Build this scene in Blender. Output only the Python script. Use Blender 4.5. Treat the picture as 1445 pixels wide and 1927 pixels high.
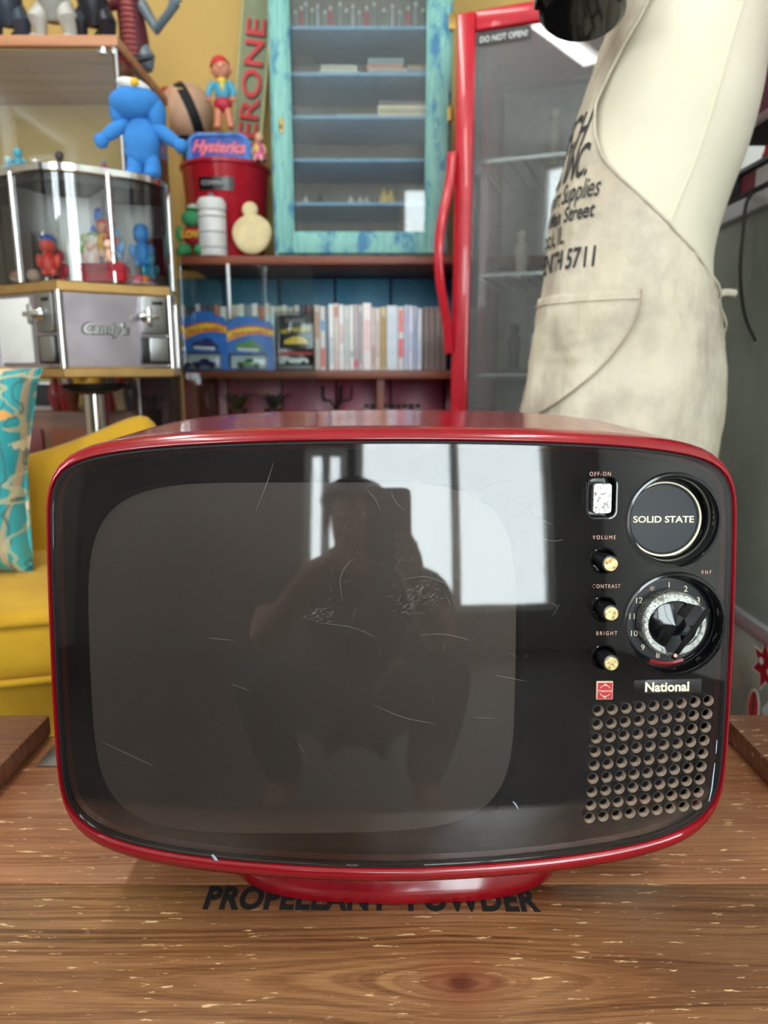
import bpy, bmesh, math, random
from mathutils import Vector, Matrix, Euler, noise
PI = math.pi
for o in list(bpy.data.objects): bpy.data.objects.remove(o, do_unlink=True)
SC = bpy.context.scene
COL = SC.collection
random.seed(7)

# ------------------------------------------------------------------ camera
CAMZ, PITCH, FPX = 0.80, math.radians(11.5), 1336.0
cd = bpy.data.cameras.new('camera'); cam = bpy.data.objects.new('camera', cd); COL.objects.link(cam)
cam.location = (0, 0, CAMZ); cam.rotation_euler = (PI/2 - PITCH, 0, 0)
cd.sensor_fit = 'HORIZONTAL'; cd.sensor_width = 25.96; cd.lens = 25.96*FPX/1445
cd.clip_start = 0.02; cd.clip_end = 60
cd.dof.use_dof = True; cd.dof.focus_distance = 0.475; cd.dof.aperture_fstop = 7.0
SC.camera = cam
# ------------------------------------------------------------------ world, light, exposure
w = bpy.data.worlds.new('daylight'); SC.world = w; w.use_nodes = True
bg = w.node_tree.nodes['Background']; bg.inputs[0].default_value = (0.90, 0.95, 1.0, 1); bg.inputs[1].default_value = 9.0
SC.view_settings.view_transform = 'Standard'; SC.view_settings.look = 'None'
SC.view_settings.exposure = 0.90; SC.view_settings.gamma = 1.0; SC.view_settings.use_curve_mapping = False

def area(name, loc, rot, sx, sy, power, portal=False, col=(1, 1, 1)):
    l = bpy.data.lights.new(name, 'AREA'); l.shape = 'RECTANGLE'; l.size = sx; l.size_y = sy; l.energy = power; l.color = col
    if portal: l.cycles.is_portal = True
    o = bpy.data.objects.new(name, l); COL.objects.link(o); o.location = loc; o.rotation_euler = rot
    return o
# openings of the shop front behind the photographer, the high ones added for fill, let the sky in
RX0, RX1, RY0, RY1, RH = -2.3, 1.75, -3.0, 2.42, 2.7
OPEN = [(-0.14, 1.34, 0.34, 2.50), (-0.52, -0.20, 0.62, 1.72), (-2.20, -1.08, 1.80, 2.62), (1.44, 1.70, 1.80, 2.62)]     # x0,x1,z0,z1 in the front wall; the high pair is added for front fill light
SIDE = [(-2.3, -0.4, 1.25, 2.45)]                                  # y0,y1,z0,z1 in the left wall
for i, (x0, x1, z0, z1) in enumerate(OPEN):
    area('window_portal', ((x0+x1)/2, RY0-.02, (z0+z1)/2), (PI/2, 0, 0), x1-x0, z1-z0, 1, True)
for (y0, y1, z0, z1) in SIDE:
    area('window_portal', (RX0-.02, (y0+y1)/2, (z0+z1)/2), (PI/2, 0, -PI/2), y1-y0, z1-z0, 1, True)

# ------------------------------------------------------------------ pixel -> place
CP, SP = math.cos(PITCH), math.sin(PITCH)
def at(x, y, Y):
    a = (x-722.5)/FPX; b = -(y-963.5)/FPX
    d = Vector((a, CP+b*SP, -SP+b*CP)); return Vector((0, 0, CAMZ)) + d*(Y/d.y)
def zat(y, Y): return at(722, y, Y).z

# ------------------------------------------------------------------ mesh helpers
def B(): return bmesh.new()
def _xf(bm, vs, M):
    if M is not None: bmesh.ops.transform(bm, matrix=M, verts=vs)
def box(bm, x0, x1, y0, y1, z0, z1, bev=0, M=None, seg=2):
    r = bmesh.ops.create_cube(bm, size=1)['verts']
    for v in r: v.co = Vector((x0+(v.co.x+.5)*(x1-x0), y0+(v.co.y+.5)*(y1-y0), z0+(v.co.z+.5)*(z1-z0)))
    if bev > 0:
        es = list({e for v in r for e in v.link_edges})
        q = bmesh.ops.bevel(bm, geom=es, offset=bev, segments=seg, profile=.5, affect='EDGES')
        r = list({v for f in q['faces'] for v in f.verts} | {v for v in r if v.is_valid})
    _xf(bm, r, M); return r
def frame_of(d):
    d = Vector(d).normalized(); q = d.to_track_quat('Z', 'Y'); return q.to_matrix().to_4x4()
def cyl(bm, p0, p1, r0, r1=None, seg=20, cap=True):
    p0, p1 = Vector(p0), Vector(p1); r1 = r0 if r1 is None else r1
    M = Matrix.Translation((p0+p1)/2) @ frame_of(p1-p0)
    return bmesh.ops.create_cone(bm, cap_ends=cap, segments=seg, radius1=r0, radius2=r1, depth=(p1-p0).length, matrix=M)['verts']
def ell(bm, c, r, M=None, u=16, v=10):
    if not hasattr(r, '__len__'): r = (r, r, r)
    T = Matrix.Translation(Vector(c)) @ (M if M is not None else Matrix()) @ Matrix.Diagonal((r[0], r[1], r[2], 1))
    return bmesh.ops.create_uvsphere(bm, u_segments=u, v_segments=v, radius=1, matrix=T)['verts']
def loft(bm, rings, closed=True, cap=(False, False)):
    R = [[bm.verts.new(p) for p in r] for r in rings]; n = len(R[0])
    for a, b in zip(R, R[1:]):
        for i in range(n if closed else n-1):
            j = (i+1) % n; bm.faces.new((a[i], a[j], b[j], b[i]))
    if cap[0]: bm.faces.new(list(reversed(R[0])))
    if cap[1]: bm.faces.new(R[-1])
    return R
def lathe(bm, prof, c=(0, 0, 0), M=None, seg=32, cap=(False, False)):
    T = Matrix.Translation(Vector(c)) @ (M if M is not None else Matrix())
    return loft(bm, [[T @ Vector((r*math.cos(2*PI*i/seg), r*math.sin(2*PI*i/seg), z)) for i in range(seg)] for r, z in prof], True, cap)
def tube(bm, pts, r, seg=8, cap=True):
    pts = [Vector(p) for p in pts]; rr = r if hasattr(r, '__len__') else [r]*len(pts); rings = []; up = None
    for i, p in enumerate(pts):
        t = (pts[min(i+1, len(pts)-1)]-pts[max(i-1, 0)]).normalized()
        if up is None: up = t.orthogonal().normalized()
        up = (up - t*up.dot(t)).normalized(); s = t.cross(up)
        rings.append([p + (up*math.cos(2*PI*k/seg)+s*math.sin(2*PI*k/seg))*rr[i] for k in range(seg)])
    return loft(bm, rings, True, (cap, cap))
def smooth_path(pts, n=6):
    pts = [Vector(p) for p in pts]; out = []
    P = [pts[0]*2-pts[1]] + pts + [pts[-1]*2-pts[-2]]
    for i in range(1, len(P)-2):
        for k in range(n):
            t = k/n; a, b, c, d = P[i-1], P[i], P[i+1], P[i+2]
            out.append(.5*((2*b)+(c-a)*t+(2*a-5*b+4*c-d)*t*t+(3*b-a-3*c+d)*t**3))
    out.append(pts[-1]); return out
def prism(bm, poly, M, d):                      # polygon in local xy, extruded along local z
    a = [bm.verts.new(M @ Vector((x, y, 0))) for x, y in poly]; b = [bm.verts.new(M @ Vector((x, y, d))) for x, y in poly]
    n = len(poly); bm.faces.new(list(reversed(a))); bm.faces.new(b)
    for i in range(n): bm.faces.new((a[i], a[(i+1) % n], b[(i+1) % n], b[i]))
def rrect(w, h, r, n=6):
    out = []
    for cx, cy, a0 in ((w/2-r, h/2-r, 0), (-w/2+r, h/2-r, 90), (-w/2+r, -h/2+r, 180), (w/2-r, -h/2+r, 270)):
        for k in range(n+1):
            a = math.radians(a0+90*k/n); out.append((cx+r*math.cos(a), cy+r*math.sin(a)))
    return out
def finish(me, angle=40):
    for p in me.polygons: p.use_smooth = True
    try: me.set_sharp_from_angle(angle=math.radians(angle))
    except Exception: pass
def obj(name, bm, m, parent=None, sm=40, normals=True):
    if isinstance(bm, bmesh.types.BMesh):
        if normals: bmesh.ops.recalc_face_normals(bm, faces=bm.faces[:])
        me = bpy.data.meshes.new(name); bm.to_mesh(me); bm.free()
    else: me = bm
    finish(me, sm)
    o = bpy.data.objects.new(name, me); COL.objects.link(o)
    me.materials.clear(); me.materials.append(MT[m] if isinstance(m, str) else m)
    if parent is not None:
        o.parent = parent; L = root_loc(parent)
        if L is not None: me.transform(Matrix.Translation(-L))
    return o
def root_loc(p):
    while p.parent is not None: p = p.parent
    return Vector(p.get('_o', (0, 0, 0))) if p.type == 'EMPTY' else Vector(p.location)
def thing(name, label, cat, loc=(0, 0, 0), group=None):
    o = bpy.data.objects.new(name, None); COL.objects.link(o); o.empty_display_size = .05
    o.location = loc; o['_o'] = tuple(loc); o['label'] = label; o['category'] = cat
    if group: o['group'] = group
    return o
def tag(o, label, cat, group=None):
    o['label'] = label; o['category'] = cat
    if group: o['group'] = group
    return o
def struct(name, bm, m, parent=None):
    o = obj(name, bm, m, parent)
    if parent is None: o['kind'] = 'structure'
    return o
def inst(name, src, parent, M):                  # a further piece that shares its mesh with src
    o = src.copy(); o.name = name; COL.objects.link(o); o.parent = parent; o.matrix_local = M; return o
_tc = {}
def text_mesh(s, size, ext=0.0003, align='CENTER', sx=1.0, shear=0.0, bold=0.0, space=1.0):
    c = bpy.data.curves.new('lettering', 'FONT'); c.body = s; c.size = size; c.extrude = ext; c.align_x = align
    c.shear = shear; c.offset = bold; c.space_character = space; c.resolution_u = 4; c.fill_mode = 'BOTH'
    o = bpy.data.objects.new('lettering', c); COL.objects.link(o)
    dg = bpy.context.evaluated_depsgraph_get(); me = bpy.data.meshes.new_from_object(o.evaluated_get(dg))
    bpy.data.objects.remove(o); bpy.data.curves.remove(c)
    me.transform(Matrix.Diagonal((sx, 1, 1, 1))); return me
def letter(name, s, size, M, m, parent, **k):     # flat lettering: local x right, y up, z out of the surface
    me = text_mesh(s, size, **k); me.transform(M); return obj(name, me, m, parent)
def basis(o, x, y):
    x = Vector(x).normalized(); y = Vector(y); y = (y-x*y.dot(x)).normalized(); z = x.cross(y)
    return Matrix(((x.x, y.x, z.x, o[0]), (x.y, y.y, z.y, o[1]), (x.z, y.z, z.z, o[2]), (0, 0, 0, 1)))

# ------------------------------------------------------------------ materials
MT = {}
def lin(c):
    return tuple(((v/255)/12.92 if v/255 <= .04045 else ((v/255+.055)/1.055)**2.4) for v in c)
class N:
    def __init__(s, name):
        s.m = bpy.data.materials.new(name); s.m.use_nodes = True; s.t = s.m.node_tree; s.n = s.t.nodes
        s.b = s.n['Principled BSDF']; s.out = s.n['Material Output']; MT[name] = s.m; s._c = None
    def new(s, t, **k):
        q = s.n.new(t)
        for a, v in k.items(): setattr(q, a, v)
        return q
    def link(s, a, b): s.t.links.new(a, b)
    def coord(s, scale=(1, 1, 1), loc=(0, 0, 0), rot=(0, 0, 0)):
        if s._c is None: s._c = s.new('ShaderNodeTexCoord').outputs['Object']
        mp = s.new('ShaderNodeMapping'); s.link(s._c, mp.inputs[0])
        mp.inputs['Scale'].default_value = scale; mp.inputs['Location'].default_value = loc; mp.inputs['Rotation'].default_value = rot
        return mp.outputs[0]
    def noise(s, scale, detail=4, rough=.55, vec=None, dist=0):
        q = s.new('ShaderNodeTexNoise'); q.inputs['Scale'].default_value = scale; q.inputs['Detail'].default_value = detail
        q.inputs['Roughness'].default_value = rough; q.inputs['Distortion'].default_value = dist
        s.link(vec if vec is not None else s.coord(), q.inputs['Vector']); return q.outputs['Fac']
    def ramp(s, fac, stops, interp='LINEAR'):
        q = s.new('ShaderNodeValToRGB'); q.color_ramp.interpolation = interp; e = q.color_ramp.elements
        while len(e) < len(stops): e.new(.5)
        for i, (p, c) in enumerate(stops):
            e[i].position = p; e[i].color = (*c, 1) if len(c) == 3 else c
        s.link(fac, q.inputs[0]); return q.outputs[0]
    def mix(s, fac, a, b, mode='MIX'):
        q = s.new('ShaderNodeMix', data_type='RGBA', blend_type=mode)
        for i, v in ((0, fac), (6, a), (7, b)):
            if hasattr(v, 'links') or hasattr(v, 'is_linked'): s.link(v, q.inputs[i])
            else: q.inputs[i].default_value = v if i == 0 else (*v, 1) if len(v) == 3 else v
        return q.outputs[2]
    def math(s, op, a, b=None, c=None):
        q = s.new('ShaderNodeMath', operation=op)
        for i, v in enumerate((a, b, c)):
            if v is None: continue
            if hasattr(v, 'is_linked'): s.link(v, q.inputs[i])
            else: q.inputs[i].default_value = v
        return q.outputs[0]
    def bump(s, h, strength=.2, dist=.002):
        q = s.new('ShaderNodeBump'); q.inputs['Strength'].default_value = strength; q.inputs['Distance'].default_value = dist
        s.link(h, q.inputs['Height']); s.link(q.outputs[0], s.b.inputs['Normal'])
    def set(s, **k):
        for a, v in k.items():
            i = s.b.inputs[a.replace('_', ' ')]
            if hasattr(v, 'is_linked'): s.link(v, i)
            else: i.default_value = (*v, 1) if hasattr(v, '__len__') and len(v) == 3 and i.type == 'RGBA' else v
        return s
def pm(name, col, rough=.5, metal=0, coat=0, var=.12, vs=30, bump=0, bs=200, emit=0):
    """plain procedural material: sRGB colour, with a little procedural mottling"""
    n = N(name); c = lin(col); d = tuple(x*(1-var) for x in c); e = tuple(min(1, x*(1+var*.6)) for x in c)
    f = n.noise(vs, 3)
    n.set(Base_Color=n.ramp(f, [(.3, d), (.7, e)]), Roughness=rough, Metallic=metal, Coat_Weight=coat)
    if bump: n.bump(n.noise(bs, 3), bump, .002)
    if emit: n.set(Emission_Color=c, Emission_Strength=emit)
    return n.m
_pc = {}
def cm(col, rough=.5, metal=0, coat=0):
    k = (tuple(col), rough, metal, coat)
    if k not in _pc:
        _pc[k] = 'paint_%d_%d_%d_%d' % (*col, len(_pc)); pm(_pc[k], col, rough, metal, coat)
    return _pc[k]
def glassmat(name, tint=(1, 1, 1), ior=1.45, rough=0.0, gtint=(1, 1, 1)):
    n = N(name); n.n.remove(n.b); tr = n.new('ShaderNodeBsdfTransparent'); gl = n.new('ShaderNodeBsdfGlossy'); fr = n.new('ShaderNodeFresnel'); mx = n.new('ShaderNodeMixShader')
    tr.inputs[0].default_value = (*tint, 1); gl.inputs['Color'].default_value = (*gtint, 1); gl.inputs['Roughness'].default_value = rough; fr.inputs[0].default_value = ior
    n.link(fr.outputs[0], mx.inputs[0]); n.link(tr.outputs[0], mx.inputs[1]); n.link(gl.outputs[0], mx.inputs[2]); n.link(mx.outputs[0], n.out.inputs[0])
    return n
glassmat('clear_glass', (.93, .96, .95))
def greyed(name, amt, col):  # grey haze mixed into clear glass; on panes it paints in room reflections
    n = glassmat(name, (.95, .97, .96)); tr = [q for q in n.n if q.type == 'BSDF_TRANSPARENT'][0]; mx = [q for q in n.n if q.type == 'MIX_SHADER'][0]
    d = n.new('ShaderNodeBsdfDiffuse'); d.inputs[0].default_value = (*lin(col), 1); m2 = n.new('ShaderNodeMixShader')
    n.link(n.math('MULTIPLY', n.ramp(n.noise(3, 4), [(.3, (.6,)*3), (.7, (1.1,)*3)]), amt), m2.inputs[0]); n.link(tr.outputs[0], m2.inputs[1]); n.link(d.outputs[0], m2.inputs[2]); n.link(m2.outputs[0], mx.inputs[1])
greyed('painted_haze_glass', .16, (196, 200, 200)); greyed('cabinet_pane', .07, (196, 200, 200)); greyed('frosted_sheet', .55, (232, 232, 228)); greyed('painted_haze_case', .06, (200, 200, 190)); greyed('counter_glass', .68, (186, 196, 184)); glassmat('acrylic', (.95, .96, .96), 1.5)  # grey share imitates room reflections, except in the frosted drum dividers
pm('black_plastic', (20, 20, 22), .3); pm('black_gloss', (10, 10, 12), .12, coat=.3); pm('black_matte', (24, 24, 26), .7)
pm('chrome', (215, 215, 212), .12, 1, var=.03); pm('steel', (170, 172, 172), .35, 1); pm('brass', (190, 150, 80), .35, 1)
pm('aluminium', (205, 208, 210), .4, .6, var=.05); pm('gold_trim', (205, 165, 105), .3, .8)
pm('white_paint', (228, 228, 224), .5, var=.05); pm('yellow_wall', (206, 170, 96), .7, var=.06, vs=3); pm('white_wall', (222, 222, 216), .7, var=.04, vs=3)
pm('grey_wall', (186, 178, 166), .7, var=.1, vs=2); pm('front_wall', (112, 104, 98), .7, var=.1, vs=2); pm('ceiling_paint', (225, 224, 218), .8, var=.04, vs=2)
pm('ink_black', (14, 12, 12), .9); pm('print_gold', (224, 196, 158), .4, .2); pm('print_cream', (236, 226, 196), .4); pm('print_pink', (205, 160, 140), .5)

# red lacquered plastic of the television cabinet
n = N('tv_red'); f = n.noise(18, 4); sc = n.noise(60, 6, .7, n.coord((1, .15, .6)))
n.set(Base_Color=n.ramp(f, [(.3, lin((126, 8, 20))), (.7, lin((146, 12, 26)))]), Roughness=n.ramp(sc, [(.35, (.14,)*3), (.8, (.26,)*3)]), Coat_Weight=.35, Coat_Roughness=.08)
# smoked front sheet of the television: tinted, glossy, with painted room haze added to a thin film of dust
n = N('smoked_panel'); n.n.remove(n.b)
tr = n.new('ShaderNodeBsdfTransparent'); tr.inputs[0].default_value = (.60, .585, .575, 1)
gl = n.new('ShaderNodeBsdfGlossy'); gl.inputs['Roughness'].default_value = .035; gl.inputs['Color'].default_value = (1, 1, 1, 1)
fr = n.new('ShaderNodeFresnel'); fr.inputs[0].default_value = 1.52
df = n.new('ShaderNodeBsdfDiffuse'); df.inputs[0].default_value = (.55, .52, .50, 1)
d1 = n.noise(9, 5, .6); d2 = n.noise(900, 2, .5); d3 = n.noise(40, 8, .75, n.coord((.25, 1, 1.6), (0, 0, 0), (0, .5, 0)))
dust_veil = n.math('ADD', n.math('MULTIPLY', n.ramp(d1, [(.35, (0,)*3), (.75, (1,)*3)]), .012), n.math('MULTIPLY', n.ramp(d2, [(.70, (0,)*3), (.76, (1,)*3)]), .10))
dust_veil = n.math('ADD', dust_veil, n.math('MULTIPLY', n.ramp(d3, [(.66, (0,)*3), (.70, (1,)*3)]), .035))
dust_veil = n.math('ADD', dust_veil, .005)  # even veil imitating the room's reflection on the sheet
m1 = n.new('ShaderNodeMixShader'); m2 = n.new('ShaderNodeMixShader')
n.link(dust_veil, m1.inputs[0]); n.link(tr.outputs[0], m1.inputs[1]); n.link(df.outputs[0], m1.inputs[2])
n.link(fr.outputs[0], m2.inputs[0]); n.link(m1.outputs[0], m2.inputs[1]); n.link(gl.outputs[0], m2.inputs[2]); n.link(m2.outputs[0], n.out.inputs[0])
# picture tube
n = N('tube_glass'); n.set(Base_Color=n.ramp(n.noise(6, 2), [(.3, lin((190, 176, 166))), (.7, lin((200, 186, 176)))]), Roughness=.35)
pm('dusty_hole', (150, 130, 112), .9, var=.35, vs=400)
pm('tube_mask_dark', (26, 25, 28), .6); pm('badge_black', (26, 28, 34), .45); pm('plate_dark', (34, 32, 32), .4)
n = N('worn_chrome'); f = n.noise(500, 4, .6); n.set(Base_Color=n.ramp(f, [(.35, lin((120, 118, 100))), (.6, lin((205, 208, 206)))]), Roughness=n.ramp(f, [(.35, (.6,)*3), (.65, (.25,)*3)]), Metallic=.85)
n = N('worn_brass'); f = n.noise(400, 4, .6); n.set(Base_Color=n.ramp(f, [(.35, lin((150, 118, 70))), (.6, lin((232, 208, 150)))]), Roughness=n.ramp(f, [(.35, (.6,)*3), (.65, (.3,)*3)]), Metallic=.7)
# worn coat of varnish on the crate
def crate_wood(name, knot=None, base=((80, 48, 28), (138, 94, 58), (178, 132, 88)), seed=0.0, gloss=.34):
    n = N(name); c = n.coord((1, 1, 1), (seed, seed*.3, 0))
    if knot:
        v = n.new('ShaderNodeVectorMath', operation='SUBTRACT'); n.link(n.coord(), v.inputs[0]); v.inputs[1].default_value = knot
        sk = n.new('ShaderNodeSeparateXYZ'); n.link(v.outputs[0], sk.inputs[0]); dx2 = n.math('MULTIPLY', sk.outputs[0], sk.outputs[0]); dy2 = n.math('MULTIPLY', sk.outputs[1], sk.outputs[1])
        fld = n.math('SQRT', n.math('ADD', dy2, n.math('DIVIDE', n.math('MULTIPLY', dx2, .09), n.math('MULTIPLY_ADD', dx2, 200.0, 1.0))))
        l2 = n.new('ShaderNodeVectorMath', operation='LENGTH'); m2 = n.new('ShaderNodeVectorMath', operation='MULTIPLY'); n.link(v.outputs[0], m2.inputs[0]); m2.inputs[1].default_value = (.75, 1, 0); n.link(m2.outputs[0], l2.inputs[0]); kd = l2.outputs['Value']
    else:
        sx = n.new('ShaderNodeSeparateXYZ'); n.link(n.coord(), sx.inputs[0]); fld = sx.outputs[1]; kd = None
    wob = n.math('MULTIPLY', n.noise(1, 3, .5, n.coord((2.2, 14, 14), (seed, 0, 0))), .022)
    fld = n.math('ADD', fld, wob)
    sx2 = n.new('ShaderNodeSeparateXYZ'); n.link(n.coord(), sx2.inputs[0])
    def along(kx, kf, off, det=3):
        cb = n.new('ShaderNodeCombineXYZ'); n.link(n.math('MULTIPLY_ADD', sx2.outputs[0], kx, off+seed), cb.inputs[0]); n.link(n.math('MULTIPLY', fld, kf), cb.inputs[1]); return n.noise(1, det, .55, cb.outputs[0])
    ring = n.ramp(along(2.5, 330, 0), [(.36, (0,)*3), (.58, (1,)*3)])
    fine = n.noise(1, 4, .7, n.coord((30, 900, 900), (seed, 0, 0)))
    broad = along(3, 34, 7, 4)
    g = n.math('ADD', n.math('MULTIPLY', ring, .22), n.math('ADD', n.math('MULTIPLY', fine, .55), n.math('MULTIPLY', broad, .42)))
    colr = n.ramp(g, [(.38, lin(base[0])), (.60, lin(base[1])), (.86, lin(base[2]))])
    stain = n.noise(4, 4, .6, n.coord((1, 1.6, 1), (seed+9, 2, 0)))
    colr = n.mix(n.ramp(stain, [(.45, (0,)*3), (.75, (.55,)*3)]), colr, lin((96, 58, 40)))
    chips = n.noise(1, 5, .65, n.coord((50, 300, 100), (seed+1, 0, 0))); patch = n.noise(5, 2, .5, n.coord((1, 1, 1), (seed+5, 0, 0)))
    ch = n.math('MULTIPLY', n.ramp(chips, [(.625, (0,)*3), (.655, (1,)*3)]), n.ramp(patch, [(.36, (0,)*3), (.52, (1,)*3)]))
    colr = n.mix(ch, colr, lin((232, 196, 146)))
    scr = n.noise(1, 3, .5, n.coord((26, 300, 100), (seed+7, 0, 0), (0, 0, .7)))
    colr = n.mix(n.ramp(scr, [(.72, (0,)*3), (.76, (.5,)*3)]), colr, lin((70, 42, 28)))
    if kd is not None:
        colr = n.mix(n.ramp(kd, [(.0062, (1,)*3), (.0080, (0,)*3)]), colr, lin((30, 15, 10)))
        colr = n.mix(n.ramp(kd, [(.008, (.6,)*3), (.035, (0,)*3)]), colr, lin((120, 58, 34)))
    n.set(Base_Color=colr, Roughness=n.ramp(broad, [(.3, (gloss-.06,)*3), (.7, (gloss+.1,)*3)]), Coat_Weight=.25, Coat_Roughness=.22)
    n.bump(n.math('ADD', fine, ring), .12, .001)
    return n.m
def wood(name, a, b, rough=.45, sc=(2, 40, 40)):
    n = N(name); g = n.noise(1, 5, .6, n.coord(sc)); n.set(Base_Color=n.ramp(g, [(.3, lin(a)), (.7, lin(b))]), Roughness=rough); n.bump(g, .1, .001); return n.m
wood('shelf_wood', (104, 50, 30), (142, 74, 46)); wood('orange_wood', (176, 112, 72), (206, 146, 104)); wood('floor_wood', (50, 38, 30), (72, 55, 42), .75, (2, 18, 18)); wood('brown_wood', (92, 58, 38), (128, 82, 52))
n = N('teal_boards'); g = n.noise(1, 4, .6, n.coord((8, 8, 1.5))); n.set(Base_Color=n.ramp(g, [(.3, lin((42, 108, 138))), (.7, lin((66, 136, 166)))]), Roughness=.5)
n = N('pink_boards'); g = n.noise(1, 4, .6, n.coord((5, 5, 1.5))); n.set(Base_Color=n.ramp(g, [(.3, lin((172, 72, 96))), (.7, lin((206, 112, 132)))]), Roughness=.35)
# turquoise paint rubbed through to blue
n = N('distressed_turquoise'); g = n.noise(16, 6, .65, n.coord((1.6, 1.6, .8))); g2 = n.noise(1, 4, .6, n.coord((160, 160, 12)))
c0 = n.ramp(g2, [(.3, lin((112, 178, 172))), (.7, lin((152, 208, 196)))])
n.set(Base_Color=n.mix(n.ramp(g, [(.5, (0,)*3), (.62, (.9,)*3)]), c0, lin((52, 122, 168))), Roughness=.6); n.bump(g2, .2, .001)
pm('pale_blue_paint', (128, 172, 206), .5); pm('cabinet_inner', (150, 138, 128), .7); pm('fridge_red', (206, 24, 46), .25, coat=.4); pm('fridge_inner', (170, 176, 172), .5)
n = N('mannequin_jersey'); f = n.noise(5, 4); n.set(Base_Color=n.ramp(f, [(.3, lin((206, 197, 174))), (.7, lin((220, 212, 190)))]), Roughness=.85); n.bump(n.noise(500, 2), .12, .001)
n = N('apron_canvas'); f = n.noise(7, 5, .6); f2 = n.noise(16, 5, .6, n.coord((1, 1, 1), (3, 1, 2)))
c0 = n.ramp(f, [(.3, lin((192, 180, 156))), (.7, lin((212, 202, 182)))]); c0 = n.mix(n.ramp(f2, [(.45, (0,)*3), (.72, (.7,)*3)]), c0, lin((164, 150, 138)))
n.set(Base_Color=c0, Roughness=.9); n.bump(n.math('ADD', n.noise(9, 4, .6, n.coord((1, 1, .5))), n.math('MULTIPLY', n.noise(600, 2), .04)), .8, .02)
n = N('mustard_velvet'); f = n.noise(6, 4); n.set(Base_Color=n.ramp(f, [(.3, lin((180, 134, 12))), (.7, lin((212, 166, 28)))]), Roughness=.85, Sheen_Weight=.1); n.bump(n.noise(700, 2), .1, .001)
# teal chinoiserie print: branches, pink and cream blossoms
n = N('chinoiserie'); c = n.coord(); base = n.ramp(n.noise(10, 3), [(.3, lin((30, 142, 150))), (.7, lin((60, 178, 182)))])
def vor(sc, loc, lo, hi):
    q = n.new('ShaderNodeTexVoronoi', voronoi_dimensions='2D'); q.inputs['Scale'].default_value = sc
    ad = n.new('ShaderNodeVectorMath', operation='ADD'); n.link(n.coord((1, 1, 1), loc, (PI/2, 0, 0)), ad.inputs[0])
    nz = n.new('ShaderNodeTexNoise'); nz.inputs['Scale'].default_value = 70; sc2 = n.new('ShaderNodeVectorMath', operation='SCALE'); n.link(n.coord(), nz.inputs['Vector']); n.link(nz.outputs['Color'], sc2.inputs[0]); sc2.inputs['Scale'].default_value = .02; n.link(sc2.outputs[0], ad.inputs[1])
    n.link(ad.outputs[0], q.inputs['Vector']); return n.ramp(q.outputs['Distance'], [(lo, (1,)*3), (hi, (0,)*3)])
def branch(scale, dist, vec, lo, amt):
    q = n.new('ShaderNodeTexWave'); q.inputs['Scale'].default_value = scale; q.inputs['Distortion'].default_value = dist; q.inputs['Detail'].default_value = 2; q.inputs['Detail Scale'].default_value = 1.5; n.link(vec, q.inputs['Vector']); return n.ramp(q.outputs['Fac'], [(lo, (0,)*3), (lo+.03, (amt,)*3)])
base = n.mix(branch(7, 5, n.coord((1, .2, .3)), .93, .9), base, lin((190, 162, 124)))
base = n.mix(branch(16, 9, n.coord((1, .2, .7), (2, 0, 1)), .93, .65), base, lin((64, 92, 82)))
base = n.mix(branch(13, 10, n.coord((.6, .2, 1), (5, 0, 2)), .94, .7), base, lin((198, 186, 140)))
base = n.mix(vor(13, (1, .2, .33), .20, .26), base, lin((222, 150, 176))); base = n.mix(vor(17, (4, 2, .1), .16, .20), base, lin((226, 210, 170))); base = n.mix(vor(15, (7, 1, .6), .10, .14), base, lin((236, 170, 90)))
n.set(Base_Color=base, Roughness=.6, Sheen_Weight=.2)
pm('plush_blue', (58, 132, 206), .95, bump=.6, bs=260); pm('plush_green', (70, 160, 104), .95, bump=.5, bs=260)
n = N('fill_tube_light'); n.set(Base_Color=(.9, .9, .9), Emission_Color=(1, .97, .92), Emission_Strength=6)
n = N('sticker_wall'); n.set(Base_Color=n.ramp(n.noise(8, 3), [(.35, lin((120, 130, 116))), (.65, lin((176, 182, 170)))]), Roughness=.4)
pm('skin', (186, 138, 112), .55); pm('hair', (26, 22, 22), .5, bump=.8, bs=300); pm('shirt', (34, 34, 40), .9, bump=.2, bs=400); pm('denim', (40, 52, 78), .9)

# ------------------------------------------------------------------ the room
b = B(); box(b, RX0, RX1, RY0, RY1, -.05, 0); struct('floor', b, 'floor_wood')
b = B(); box(b, RX0, RX1, RY0, RY1, RH, RH+.05); struct('ceiling', b, 'ceiling_paint')
b = B(); box(b, RX0-.1, RX1+.1, RY1, RY1+.1, -.05, RH+.05); struct('wall_back', b, 'yellow_wall')
b = B(); box(b, RX1, RX1+.1, RY0-.1, RY1, -.05, RH+.05); struct('wall_right', b, 'white_wall')
def wall_with_holes(name, m, lo, hi, holes, mk):
    b = B(); xs = sorted({lo, hi, *[h[0] for h in holes], *[h[1] for h in holes]})
    for x0, x1 in zip(xs, xs[1:]):
        zs = [-.05]
        for h in sorted(holes, key=lambda q: q[2]):
            if h[0] <= x0+1e-6 and h[1] >= x1-1e-6: zs += [h[2], h[3]]
        zs.append(RH+.05)
        for z0, z1 in zip(zs[::2], zs[1::2]): mk(b, x0, x1, z0, z1)
    struct(name, b, m)
wall_with_holes('wall_front', 'front_wall', RX0-.1, RX1, OPEN, lambda b, x0, x1, z0, z1: box(b, x0, x1, RY0-.1, RY0, z0, z1))
wall_with_holes('wall_left', 'grey_wall', RY0, RY1, SIDE, lambda b, y0, y1, z0, z1: box(b, RX0-.1, RX0, y0, y1, z0, z1))
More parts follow.
